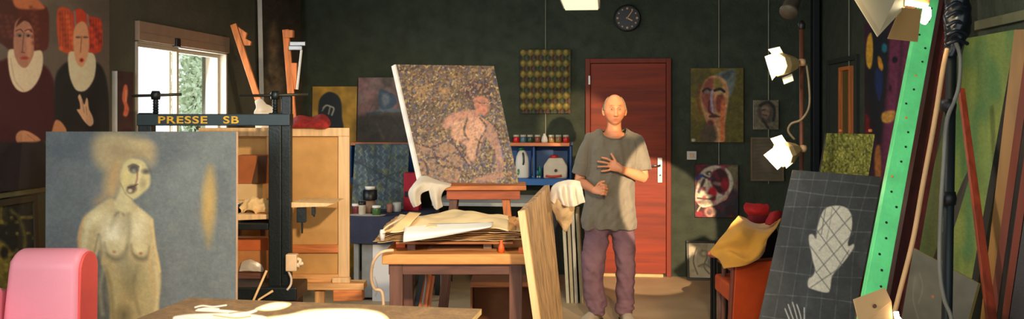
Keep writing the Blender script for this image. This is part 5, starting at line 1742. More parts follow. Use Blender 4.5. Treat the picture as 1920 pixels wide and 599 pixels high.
mb = MB(); mb.tube([arm0 + VIEW * .4 + RT * .02, arm0 + VIEW * .38 + RT * .02 + Vector((0, 0, .5))], .016, 10); mb.build('arm_support', M['dark_wood'], ch)

rows = [[(1386, 404, 6.05), (1398, 410, 6.1), (1420, 420, 6.2), (1444, 418, 6.2), (1466, 402, 6.1)],
        [(1366, 428, 5.96), (1392, 426, 5.92), (1420, 432, 5.98), (1444, 430, 6.0), (1462, 414, 6.02)],
        [(1346, 455, 5.94), (1380, 448, 5.86), (1412, 450, 5.9), (1436, 446, 5.9), (1452, 432, 5.96)],
        [(1331, 474, 5.98), (1366, 468, 5.9), (1400, 474, 5.88), (1424, 466, 5.86), (1440, 450, 5.9)],
        [(1348, 488, 5.94), (1372, 478, 5.86), (1400, 486, 5.84), (1420, 478, 5.84), (1436, 462, 5.88)],
        [(1357, 504, 5.92), (1382, 500, 5.86), (1404, 492, 5.85), (1422, 484, 5.86), (1434, 472, 5.9)]]
o = sheet('mustard_cloth', rows, mat('mustard_felt', (204, 148, 52), .9, vary=.06, bump=.2, sheen=.3), None, 8, .010, 9, .008)
tag(o, 'mustard yellow cloth thrown over the orange armchair', 'cloth')
t = thing('dark_bundle', 'dark bundle of clothing under the mustard cloth on the armchair', 'clothing', at(1420, 440, 6.2))
mb = MB()
p = at(1424, 492, 6.36)
mb.lathe(Vector((p.x, p.y, .422)), [(.16, 0), (.22, .06), (.22, .2), (.16, .34), (.06, .40)], 20, sx=.72, sy=.7)
bo = mb.build('bundle', mat('dark_navy_wool', (26, 26, 34), .95, vary=.3), t, smooth=True)
mb = MB(); mb.lathe(Vector((p.x - .0, p.y - .03, .78)), [(.05, 0), (.09, .03), (.06, .08)], 16, sx=1.2, sy=.7); mb.build('collar', mat('dark_red_wool', (110, 16, 26), .95), t, smooth=True)
o = sheet('red_garment', [[(1398, 382, 6.12), (1420, 384, 6.1), (1440, 386, 6.12)], [(1396, 392, 6.08), (1420, 396, 6.05), (1442, 394, 6.08)], [(1402, 402, 6.1), (1422, 402, 6.08), (1440, 401, 6.1)]], M['red'], None, 7, .008, 24, .02)
tag(o, 'bright red garment lying on top of the dark bundle', 'clothing', None)
o = sheet('red_garment', [[(1446, 400, 6.06), (1456, 396, 6.04), (1466, 398, 6.08)], [(1440, 408, 6.02), (1452, 406, 6.0), (1464, 408, 6.05)], [(1434, 420, 5.98), (1446, 422, 5.96), (1456, 414, 6.0)]], mat('dark_red_fabric', (150, 22, 26), .85, vary=.2), None, 7, .006, 24, .012)
tag(o, 'smaller red sleeve poking out above the right end of the mustard cloth', 'clothing')
# pinkish knob and dark leg of a small side chair left of it
t = thing('small_stool', 'small dark stool with pinkish edge left of the orange armchair', 'stool', floorD(1345, 6.7))
for px, dv in ((1340, 0), (1362, 0), (1344, .16), (1366, .16)):
    a = floorD(px, 6.65) + VIEW * dv; b_ = Vector((a.x, a.y, .50)); mb = MB(); mb.tube([a, b_], .013, 10); mb.build('leg', M['black'], t)
a = floorD(1354, 6.73); mb = MB(); mb.lathe(Vector((a.x, a.y, .50)), [(.10, 0), (.11, .02), (.10, .035)], 24); mb.build('seat', mat('pinkish_wood', (170, 96, 84), .5), t, smooth=True)


# --- black board with the white hand
def hand_board(P):
    P.fill((40, 43, 45)); P.mottle(.2, 30, 1); P.mottle(.15, 6, 2); P.tint((64, 70, 74), 40, 4, .55, .5)
    W_ = (132, 136, 134)
    for k, (a, b) in enumerate((((1478, 336), (1652, 350)), ((1474, 356), (1650, 372)), ((1468, 388), (1648, 398)), ((1462, 424), (1640, 436)), ((1450, 462), (1632, 476)), ((1438, 506), (1622, 522)), ((1428, 552), (1616, 570)), ((1418, 592), (1610, 610)), ((1405, 650), (1600, 668)))):
        P.line([a, ((a[0] + b[0]) / 2, (a[1] + b[1]) / 2 + (4 if k % 2 else -3)), b], 1.3, W_, .9, .55)
    for k in range(6):
        x = 1500 + k * 27
        P.line([(x, 325), (x - 22 - k * 2, 450), (x - 52 + k * 2, 620)], 1.2, W_, .9, .4)
    P.tint((30, 34, 38), 12, 8, .62, .5)
    H = (186, 182, 168)
    P.blob([(1555, 388), (1572, 386), (1588, 391), (1597, 406), (1597, 430), (1590, 455), (1592, 462), (1600, 458), (1601, 464), (1594, 476), (1584, 490), (1570, 506), (1560, 520), (1557, 540), (1553, 549), (1540, 548), (1526, 544), (1515, 538), (1516, 524), (1524, 518), (1528, 506), (1524, 490), (1521, 474), (1517, 456), (1517, 442), (1524, 440), (1530, 448), (1532, 430), (1538, 408), (1545, 394)], H, 1.3)
    P.tint((140, 138, 128), 6, 13, .55, .0)
    for a, b in (((1538, 404), (1592, 480)), ((1530, 430), (1580, 500)), ((1560, 388), (1600, 440)), ((1519, 462), (1558, 515)), ((1526, 505), (1556, 545)),
                 ((1598, 404), (1536, 470)), ((1598, 440), (1530, 512)), ((1575, 388), (1528, 442)), ((1570, 506), (1520, 540)), ((1548, 390), (1540, 440)), ((1592, 470), (1560, 520))):
        P.line([a, b], 1.8, (78, 80, 80), .9, .75)
    P.line([(1560, 392), (1556, 420), (1550, 450)], 1.4, (96, 96, 92), .9, .6)
    for pts in (((1478, 572), (1484, 590), (1492, 612)), ((1486, 568), (1492, 588), (1498, 612)), ((1494, 572), (1500, 590), (1504, 612)), ((1472, 580), (1480, 600)), ((1508, 578), (1508, 612))):
        P.line(pts, 2.4, (190, 190, 182), .9, .85)
    P.mottle(.1, 3, 5)


DH = 4.9
tl, tr = at(1486, 319, DH + .12), at(1653, 332, DH + .02)
bl, br = floorD(1384, DH - .12), floorD(1566, DH - .22)
o = painted_panel('painted_board', [tl, tr, br, bl], .02, hand_board, None, 1.3, 1.0, 'dark_edge')
tag(o, 'leaning black chalk board with a large white hand and grid lines', 'painting')
bh = o
a = at(1570, 400, DH + .12)
mb = MB(); mb.beam(a - VIEW * .0, floorD(1560, DH + .55), .03, .02, up=VIEW); pp = mb.build('prop_leg', M['dark_wood'])
pp.parent = bh

# --- yellow green textured canvas on a little easel behind it
def moss(P):
    P.fill((122, 122, 52)); P.tint((150, 148, 70), 5, 3, .5, .8); P.tint((84, 88, 40), 4, 5, .6, .8); P.mottle(.25, 3, 7)


DM = 5.6
ms = thing('moss_canvas', 'small bristly yellow green canvas held above the hand board', 'painting', at(1590, 335, DM))
painted_panel('canvas', [at(1550, 250, DM + .06), at(1640, 252, DM + .06), at(1626, 344.2, DM), at(1534, 344.2, DM)], .025, moss, ms, .8, 1.35, 'dark_edge', lambda x, y: .006 * vnoise(x, y, 3, 4))
for i, px in enumerate((1577, 1632)):
    mb = MB(); mb.lathe(at(px, 248, DM + .03), [(.011, 0), (.014, .008), (.011, .018)], 12); mb.build('peg', mat('orange_peg', (226, 130, 80), .5), ms, smooth=True)
ez2 = thing('easel', 'dark slim easel behind the hand board carrying the yellow green canvas', 'easel', floorD(1590, DM + .1))
mb = MB(); mb.beam(floorD(1580, DM + .12), at(1592, 258, DM + .11), .035, .03, up=VIEW); mb.build('mast', M['dark_wood'], ez2)
zt_ = at(0, 345, DM).z
a, b = at(1528, 345, DM), at(1634, 345, DM)
mb = MB(); mb.prism([a - VIEW * .03, b - VIEW * .03, b + VIEW * .14, a + VIEW * .14], (0, 0, -.03)); mb.build('tray', M['dark_wood_x'], ez2)
for px in (1545, 1625):
    mb = MB(); mb.beam(floorD(px, DM + .2), at(1588 + (px - 1585) * .3, 346, DM + .14), .03, .03, up=VIEW); mb.build('leg', M['dark_wood'], ez2)

# --- lamp stand with two clamp lights
DL = 5.2
ls = thing('lamp_stand', 'thin reddish brown pole stand carrying the two glowing clamp lights', 'stand', floorD(1503, DL))
mb = MB(); b0 = floorD(1503, DL); topz = at(0, 55, DL).z; mb.tube([b0 + Vector((0, 0, .06)), Vector((b0.x, b0.y, topz))], .0125, 12); mb.build('pole', mat('rust_brown_pole', (104, 58, 40), .5, .2), ls, smooth=True)
for k in range(3):
    a = k * 2.1 + .4; mb = MB(); mb.tube([b0 + Vector((math.cos(a) * .26, math.sin(a) * .26, .008)), b0 + Vector((0, 0, .22))], .009, 8); mb.build('leg', M['black'], ls, smooth=True)
mb = MB(); mb.lathe(Vector((b0.x, b0.y, topz)), [(.02, 0), (.022, .03), (.01, .05)], 14); mb.build('top_knob', M['black'], ls, smooth=True)
mb = MB(); mb.tube([at(1512, 120, DL), at(1517, 160, DL - .02), at(1517, 200, DL - .03), at(1503, 224, DL - .04), at(1484, 232, DL - .03), at(1478, 246, DL - .02), at(1490, 262, DL - .02)], .0065, 8, smoothpath=6)
tag(mb.build('lamp_cable', mat('grey_brown_cable', (130, 112, 84), .5), smooth=True), 'grey brown cable sagging between the two clamp lights', 'cable')

m_head = mat('cream_lamp_housing', (186, 160, 112), .5, .1, vary=.08)
m_leaf = mat('white_barn_door', (236, 230, 210), .5, vary=.03)
m_glow = mat('glowing_lamp_glass', (255, 240, 196), .4, emit=22)
m_lit = mat('glowing_bounce_leaf', (250, 236, 200), .5, vary=.02)


def quad_off(pts, D, dd):
    return [at(x, y, D + d_) for (x, y), d_ in zip(pts, dd)]


def clamp_light(label, cy, tilt):
    """housing pointing left, glowing mouth, hinged leaves"""
    s = (cy - 118)
    t = thing('clamp_light', label, 'lamp', at(1503, cy, DL), 'glowing clamp lights')
    if tilt == 0:
        A = [(1434, 106), (1452, 99), (1467, 128), (1448, 151)]
        top = [(1440, 93), (1462, 88), (1470, 102), (1450, 104)]
        bot = [(1466, 146), (1485, 138), (1488, 151), (1470, 158)]
        mouth, neck, tip = (1459, 122, 22), (1490, 119, 12), (1507, 117)
    else:
        A = [(1432, 291), (1452, 276), (1477, 300), (1458, 319)]
        top = [(1445, 261), (1466, 254), (1476, 269), (1456, 278)]
        bot = [(1470, 306), (1482, 298), (1486, 306), (1474, 316)]
        mouth, neck, tip = (1466, 291, 24), (1492, 281, 12), (1509, 279)
    c0, c1 = at(mouth[0], mouth[1], DL - .10), at(neck[0], neck[1], DL - .03)
    ax_ = (c1 - c0); L = ax_.length
    r0, r1 = mouth[2] / F * DL, neck[2] / F * DL
    mb = MB(); mb.lathe(c0, [(r0 * .98, -.002), (r0, .0), (r0 * .97, L * .3), (r1 * 1.2, L * .85), (r1, L), (r1 * .6, L * 1.1)], 8, axis=ax_); hs = mb.build('housing', m_head, t, bevel=.004)
    mb = MB(); mb.tube([c1, at(tip[0], tip[1], DL - .0)], [.014, .012], 10); mb.lathe(at(tip[0] - 3, tip[1], DL - .015), [(.02, -.015), (.022, .0), (.02, .015)], 14, axis=RT); mb.build('clamp', mat('lamp_clamp', (176, 140, 104), .5), t, smooth=True)
    n = ax_.normalized()
    g0 = c0 - n * .004
    mb = MB(); mb.lathe(g0, [(r0 * .86, -.004), (r0 * .86, .001)], 16, axis=ax_); mb.build('lamp_glass', m_glow, t)
    qa = quad_off(A, DL - .14, (-.05, -.02, .0, -.05)); mb = MB(); mb.slab(qa, .003); mb.build('barn_door', m_leaf, t)
    qa = quad_off(top, DL - .10, (-.07, -.06, -.0, -.0)); mb = MB(); mb.slab(qa, .003); mb.build('barn_door', m_leaf, t)
    qa = quad_off(bot, DL - .08, (.0, .0, -.06, -.06)); mb = MB(); mb.slab(qa, .003); mb.build('barn_door', m_leaf, t)
    l = light('clamp_bulb', 'SPOT', g0 - n * .02, g0 - n * 1.0 + Vector((-.1, -.25, -.25)), 34, (1.0, .72, .42), .03, spot=120, blend=.6)
    # the hot filament lights its own leaves from the front of the mouth
    l2 = light('clamp_filament', 'POINT', g0 - n * .05 - VIEW * .07, c0, 1.3, (1.0, .86, .62), .015)
    return t


clamp_light('upper glowing clamp light with white flaps on the brown pole', 118, 0)
clamp_light('lower glowing clamp light with white flaps on the brown pole', 283, 1)

# unlit lamp just dipping into the picture above
t = thing('spotlight', 'unlit grey spotlight dipping in at the top edge above the brown pole', 'lamp', at(1483, 5, 5.6))
mb = MB(); mb.lathe(at(1478, 24, 5.55), [(.055, 0), (.058, .012), (.05, .03), (.045, .14), (.03, .17)], 18, axis=at(1500, -30, 5.7) - at(1478, 24, 5.55)); mb.build('housing', mat('grey_spot_housing', (104, 96, 80), .5, .2), t, smooth=True)
a = at(1494, -16, 5.68); mb = MB(); mb.tube([a, Vector((a.x, a.y, ZC))], .01, 8); mb.build('bracket', M['black'], t)

# --- right wall: small empty frame and the colourful painting
fx = XR - .02
ya, yb = onX(1598, 180, fx).y, onX(1576, 180, fx).y
zt_, zb_ = onX(1587, 125, fx).z, onX(1587, 262, fx).z
t = thing('picture_frame', 'narrow pale wooden frame hanging on the right wall above the yellow green canvas', 'frame', (fx, (ya + yb) / 2, zb_))
mb = MB()
fr = .05
mb.box(fx - .02, fx + .0195, ya, ya + fr, zb_, zt_); mb.box(fx - .02, fx + .0195, yb - fr, yb, zb_, zt_)
mb.box(fx - .02, fx + .0195, ya + fr, yb - fr, zt_ - .03, zt_); mb.box(fx - .02, fx + .0195, ya + fr, yb - fr, zb_, zb_ + .03)
mb.build('frame', M['orange_wood_z'], t, bevel=.003)
mb = MB(); mb.box(fx + .004, fx + .019, ya + fr, yb - fr, zb_ + .03, zt_ - .03); mb.build('backing', mat('ochre_backing', (96, 80, 34), .8), t)
a = onX(1592, 125, fx); mb = MB(); mb.tube([a, Vector((a.x, a.y, ZC))], .0045, 6)
tag(mb.build('hanging_wire', mat('pale_wire2', (150, 150, 130), .5)), 'pale wire holding the narrow wooden frame on the right wall', 'wire', 'picture hanging wires')


def colours(P):
    P.fill((34, 26, 34)); P.tint((60, 28, 50), 20, 2, .45, .7, .4); P.mottle(.2, 12, 3)
    P.blob([(1668, 60), (1690, 50), (1722, 56), (1716, 140), (1700, 230), (1686, 330), (1652, 340), (1656, 260), (1664, 160)], (92, 40, 66), 4, .9)
    P.blob([(1630, 60), (1662, 60), (1664, 120), (1656, 200), (1650, 270), (1638, 240), (1628, 160)], (18, 26, 34), 3, .95)
    P.blob([(1627, 70), (1634, 62), (1637, 90), (1635, 120), (1630, 130), (1624, 116), (1624, 90)], (186, 140, 46), 1.5)
    P.blob([(1646, 106), (1652, 110), (1656, 126), (1652, 134), (1647, 124)], (190, 130, 40), 1.5); P.ell(1658, 90, 5, 8, (30, 110, 130), 2)
    P.blob([(1640, 135), (1650, 130), (1656, 150), (1650, 190), (1642, 170)], (22, 42, 84), 2, .9)
    P.blob([(1655, 212), (1678, 208), (1680, 220), (1668, 230), (1654, 228)], (176, 130, 60), 2); P.blob([(1622, 215), (1630, 225), (1630, 260), (1622, 250)], (110, 26, 30), 2, .8); P.blob([(1640, 285), (1650, 275), (1652, 330), (1642, 340)], (150, 96, 50), 2, .9)
    P.line([(1692, 70), (1686, 160), (1676, 260), (1668, 330)], 5, (54, 22, 40), 3, .8); P.ell(1678, 112, 5, 6, (14, 14, 22), 1.5, .9); P.ell(1669, 166, 3, 7, (30, 16, 28), 1.5, .8)
    P.mottle(.2, 5, 5)


fx2 = XR - .035
ya, yb = onX(1724, 150, fx2).y, onX(1621, 150, fx2).y
o = painted_panel('painting', [Vector((fx2, yb, 2.25)), Vector((fx2, ya, 2.25)), Vector((fx2, ya, 1.05)), Vector((fx2, yb, 1.05))], .034, colours, None, 1.2, 1.6, 'dark_edge')
tag(o, 'dark purple painting with yellow crescents and blue patches on the right wall', 'painting')


# --- long planks leaning towards the right wall
def leaning_plank(name, label, L, R, Dt, Db, th, mt, group=None, extra=None):
    """L, R: picture lines ((x,y) top, (x,y) lower); carried on down to the floor"""
    def foot(a, b, D):
        y = HY + EYE / D * F
        x = a[0] + (b[0] - a[0]) * (y - a[1]) / (b[1] - a[1])
        return at(x, y, D)
    q = [at(*L[0], Dt), at(*R[0], Dt), foot(*R, Db), foot(*L, Db)]
    for p in q[2:]: p.z = 0.002
    mb = MB(); mb.slab(q, th)
    o = mb.build(name, mt, bevel=.002)
    return o, q


m_green = mat('bright_green_painted_wood', (104, 226, 146), .42, vary=.16, scale=9, bump=.2, bscale=50)
gp, q = leaning_plank('green_plank', '', ((1735, -40), (1612, 599)), ((1768, -40), (1653, 599)), 4.75, 3.9, .05, m_green)
tag(gp, 'long bright green painted plank dotted with holes, leaning upright', 'plank')
nrm = (q[1] - q[0]).cross(q[3] - q[0]).normalized()
if nrm.dot(Vector((0, 0, EYE)) - q[0]) < 0: nrm = -nrm
rr = random.Random(5)
m_hole = mat('dark_hole', (10, 44, 30), .9); m_scr = mat('orange_screw', (220, 140, 60), .5)
for k in range(26):
    t_ = .04 + k * .031
    u_ = .25 + .5 * rr.random()
    p = (q[0] * (1 - u_) + q[1] * u_) * (1 - t_) + (q[3] * (1 - u_) + q[2] * u_) * t_
    mb = MB(); mb.lathe(p + nrm * .0005, [(.0055 + .002 * rr.random(), -.002), (.0055, .0015)], 8, axis=nrm)
    oo = mb.build(*(('screw_head', m_scr) if k in (6, 9, 13) else ('drilled_hole', m_hole))); oo.parent = gp
t_ = [q[1] + nrm * .0, q[1] + (q[1] - q[0]).normalized() * .012 - nrm * .002, q[2] + (q[2] - q[3]).normalized() * .012 - nrm * .002, q[2]]

m_dred = wood('dark_red_plank_wood', (78, 26, 26), 'Z', rough=.45)
o, q = leaning_plank('dark_red_plank', '', ((1776, -40), (1661, 599)), ((1812, -40), (1702, 599)), 4.82, 4.05, .06, m_dred)
tag(o, 'dark red wooden plank leaning close beside the bright green plank', 'plank', None)
o, q = leaning_plank('brown_plank', '', ((1795, -40), (1650, 599)), ((1818, -40), (1672, 599)), 4.9, 4.2, .03, wood('mahogany_strip', (120, 56, 32), 'Z'))
tag(o, 'thin mahogany plank partly hidden behind the dark red plank', 'plank')


# --- large green canvas, its orange neighbours
def green_big(P):
    P.fill((108, 122, 60)); P.mottle(.10, 30, 1, .3); P.mottle(.08, 7, 2, .2); P.tint((64, 108, 70), 26, 4, .5, .6, .35); P.tint((132, 138, 66), 18, 6, .58, .6, .2)
    P.poly([(1700, 60), (1800, 60), (1745, 520), (1650, 520)], (90, 110, 58), 12, .4); P.mottle(.1, 3, 5)


def panel_wall(name, label, pxl, pxr, ytl, ytr, Dl, Dr, fl, frr, fn, side, gain, th=.03, step=1.8):
    tl, tr = at(pxl, ytl, Dl), at(pxr, ytr, Dr)
    tr.z = tl.z
    br, bl = Vector(frr), Vector(fl)
    o = painted_panel(name, [tl, tr, br, bl], th, fn, None, step, gain, side)
    return tag(o, label, 'painting')


def foot_at(a, b, D):
    y = HY + EYE / D * F
    x = a[0] + (b[0] - a[0]) * (y - a[1]) / (b[1] - a[1])
    p = at(x, y, D); p.z = 0
    return p


panel_wall('painting', 'tall green streaked canvas leaning behind the black light stand', 1812, 1906, 72, 58, 4.72, 4.18, foot_at((1812, 72), (1712, 465), 4.75), foot_at((1906, 58), (1832, 470), 4.2), green_big, 'dark_edge', 1.0)


def ochre(P):
    P.fill((128, 90, 34)); P.mottle(.12, 20, 1, .2); P.tint((140, 96, 40), 12, 3, .5, .5, .2)


def rust(P):
    P.fill((96, 40, 24)); P.mottle(.12, 20, 2, .2)


def deep(P):
    P.fill((34, 20, 26)); P.tint((70, 28, 22), 14, 3, .5, .6, .15)


for lab, xt0, xt1, xb0, xb1, Dt, fn_ in (('ochre brown canvas standing right of the tall green canvas', 1902, 1932, 1850, 1868, 4.05, ochre), ('rust red canvas edge standing right of the ochre brown canvas', 1933, 1948, 1869, 1884, 3.96, rust),
                                         ('nearly black narrow canvas between two rust red edges', 1949, 1957, 1885, 1893, 3.88, deep), ('outer rust red canvas near the right edge of the picture', 1958, 1976, 1894, 1908, 3.82, rust), ('nearly black canvas at the far right edge of the picture', 1978, 2060, 1910, 2000, 3.72, deep)):
    Db = 3.6 if xb1 > 1990 else Dt - .04
    panel_wall('painting', lab, xt0, xt1, 56 if fn_ is ochre else 20, 56, Dt, Db, foot_at((xt0, 60), (xb0, 500), Dt), foot_at((xt1, 60), (xb1, 500), Db), fn_, 'dark_edge', 1.05 if fn_ is not deep else .7)
o, q = leaning_plank('red_lath', '', ((1799, 165), (1852, 599)), ((1809, 165), (1870, 599)), 4.12, 3.55, .02, wood('red_brown_lath', (128, 48, 22), 'Z'))
tag(o, 'red brown lath leaning across the tall green canvas', 'lath')


def grey_board(P):
    P.fill((74, 72, 60)); P.mottle(.12, 24, 1)
    P.line([(1716, 520), (1712, 560), (1722, 599)], 1.6, (110, 106, 92), 1.2, .6); P.ell(1716, 530, 8, 18, (96, 92, 80), 3, .4); P.line([(1724, 512), (1730, 540), (1722, 570)], 1.5, (112, 108, 94), 1.2, .6); P.ell(1749, 557, 2.5, 2.5, (150, 80, 40), 1)


q = [at(1713, 466, 3.75), at(1834, 532, 3.45), foot_at((1834, 532), (1816, 599), 3.35), foot_at((1713, 466), (1690, 599), 3.68)]
o = painted_panel('drawing_board', q, .014, grey_board, None, 1.5, 1.0, mat('olive_board_edge', (140, 120, 64), .7))
tag(o, 'grey drawing board with faint chalk marks propped at the foot of the green canvas', 'board')

# --- near black light stand with taped head, cables, and two work lamps
DSN = 2.75
bs = thing('light_stand', 'black light stand with a taped up head rising near the camera at the right', 'stand', floorD(1776, DSN))
p0_ = floorD(1766, DSN)
mb = MB(); mb.tube([floorD(1766, DSN) + Vector((0, 0, .1)), at(1784, 100, DSN)], [.0165, .0150], 14); mb.tube([at(1784, 110, DSN), at(1792, -60, DSN)], .012, 12)
mb.build('pole', mat('black_green_steel', (16, 26, 28), .5, .1), bs, smooth=True)
for k in range(3):
    a = k * 2.094 + .9; mb = MB(); mb.tube([p0_ + Vector((math.cos(a) * .36, math.sin(a) * .36, .01)), p0_ + Vector((0, 0, .42))], .011, 8); mb.build('leg', M['black'], bs, smooth=True)
mb = MB(); mb.tube([at(1782, 108, DSN), at(1788, 84, DSN), at(1794, 60, DSN), at(1796, 30, DSN), at(1794, 4, DSN), at(1792, -30, DSN)], [.018, .026, .036, .040, .034, .028], 20, smoothpath=5)
tp_ = mb.build('taped_head', mat('crumpled_black_tape', (14, 18, 24), .28, vary=.3), bs, smooth=True)
for v in tp_.data.vertices:
    v.co += mnoise.noise_vector(v.co * 38) * .008
mb = MB()
for k in range(5):
    mb.tube([at(1774, 84 - k * 17, DSN - .035), at(1794, 76 - k * 18, DSN - .045), at(1814, 82 - k * 16, DSN - .02)], .006, 6, smoothpath=4)
mb.build('tape_fold', mat('tape_fold', (26, 32, 40), .25), bs, smooth=True)
for py in (198, 372): 
    mb = MB(); mb.lathe(at(1777, py, DSN), [(.022, -.02), (.025, 0), (.022, .02)], 14); mb.build('collar', M['black'], bs, smooth=True)
mb = MB(); mb.tube([at(1792, 78, DSN - .03), at(1800, 110, DSN - .02), at(1796, 170, DSN - .02), at(1776, 225, DSN - .025), at(1770, 300, DSN - .03), at(1764, 400, DSN - .03), at(1762, 500, DSN - .03), at(1770, 560, DSN - .03), at(1784, 600, DSN - .04), at(1790, 680, DSN - .04)], .0062, 10, smoothpath=8)
tag(mb.build('grey_cable', mat('grey_cable', (120, 116, 104), .45), smooth=True), 'grey cable running down the near black light stand', 'cable')
mb = MB(); mb.tube([at(1776, 92, DSN - .04), at(1768, 130, DSN - .05), at(1752, 230, DSN - .05), at(1730, 350, DSN - .05), at(1712, 450, DSN - .05), at(1688, 545, DSN - .06), at(1674, 600, DSN - .07), at(1660, 660, DSN - .08)], .0072, 10, smoothpath=8)
tag(mb.build('beige_cable', mat('beige_cable', (206, 160, 106), .45), smooth=True), 'thick beige cable slanting down from the taped head to the low lamp', 'cable')

m_leafn = mat('cream_enamel_leaf', (206, 188, 150), .5, vary=.03)
m_bulb = mat('halogen_tube', (255, 236, 190), .4, emit=30)
DW = 2.65
t = thing('work_lamp', 'large halogen lamp with cream barn doors at the top edge above the green plank', 'lamp', at(1720, -20, DW))
mb = MB(); mb.prism([at(1684, -60, DW), at(1756, -52, DW), at(1744, 10, DW), at(1690, 4, DW)], VIEW * .1); mb.build('housing', mat('orange_tan_housing', (190, 130, 80), .5), t, bevel=.006)
mb = MB(); mb.slab([at(1560, -70, DW - .12), at(1700, -40, DW - .02), at(1697, 14, DW - .02), at(1646, 69, DW - .14)], .003); mb.build('barn_door', m_leafn, t, bevel=.001)
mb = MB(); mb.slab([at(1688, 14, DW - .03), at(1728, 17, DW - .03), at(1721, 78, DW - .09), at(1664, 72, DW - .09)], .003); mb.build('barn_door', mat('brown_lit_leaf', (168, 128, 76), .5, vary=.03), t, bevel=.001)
mb = MB(); mb.tube([at(1682, 9, DW - .005), at(1700, 5, DW - .005), at(1738, 12, DW - .005)], .008, 12, smoothpath=3); mb.tube([at(1738, 14, DW + .0), at(1737, 30, DW + .0), at(1731, 44, DW + .0)], [.010, .013, .008], 12, smoothpath=3); mb.build('bulb', m_bulb, t, smooth=True)
mb = MB(); mb.tube([at(1756, -20, DW + .04), at(1776, -14, DW + .08), at(1792, -24, DSN - .0)], .012, 10); mb.build('bracket', M['black'], t, smooth=True)
light('work_lamp_bulb', 'POINT', at(1745, 30, DW + .06), (0, 0, 0), .22, (1, .8, .52), .03)

DQ = 2.5
t = thing('work_lamp', 'peach lit barn door lamp at the bottom edge below the green plank', 'lamp', at(1660, 610, DQ))
mb = MB(); mb.slab([at(1600, 562, DQ), at(1660, 540, DQ + .03), at(1672, 566, DQ + .02), at(1612, 612, DQ - .02)], .003); mb.slab([at(1600, 562, DQ), at(1672, 566, DQ + .02), at(1676, 640, DQ), at(1624, 630, DQ - .02)], .003)
mb.build('barn_door', mat('peach_enamel_leaf', (224, 176, 120), .5, vary=.03), t, bevel=.001)
mb = MB(); mb.lathe(at(1640, 575, DQ - .004), [(.006, 0), (.004, .004)], 10, axis=-VIEW); mb.build('rivet', M['dark_wood'], t)
mb = MB(); mb.prism([at(1628, 618, DQ + .02), at(1700, 612, DQ + .02), at(1706, 670, DQ + .02), at(1640, 676, DQ + .02)], VIEW * .1); mb.build('housing', mat('tan_housing', (196, 150, 100), .5), t, bevel=.006)
mb = MB(); mb.tube([at(1680, 586, DQ + .01), at(1682, 596, DQ + .01), at(1690, 606, DQ + .03)], .007, 10); mb.build('bulb', m_bulb, t, smooth=True)
mb = MB(); mb.tube([at(1700, 640, DQ + .06), at(1745, 640, DSN - .05), at(1774, 636, DSN)], .011, 10); mb.build('bracket', M['black'], t, smooth=True)
light('low_lamp_bulb', 'POINT', at(1694, 578, DQ + .0), (0, 0, 0), .05, (1, .76, .46), .02)

# ================================================================== THE MAN
DMN = 6.78
PM = F / DMN                      # pixels per metre at the man
ROOT = floorD(1150, DMN)
man = thing('person', 'person standing in a grey t-shirt and purplish jeans with one hand on the chest', 'person', ROOT)


def L2W(x, y, z):
    """x to the picture's right, y away from the camera"""
    return ROOT + RT * x + VIEW * y + Vector((0, 0, z))


def pz(py): return EYE + (HY - py) / PM


def pxx(px): return (px - 1150) / PM


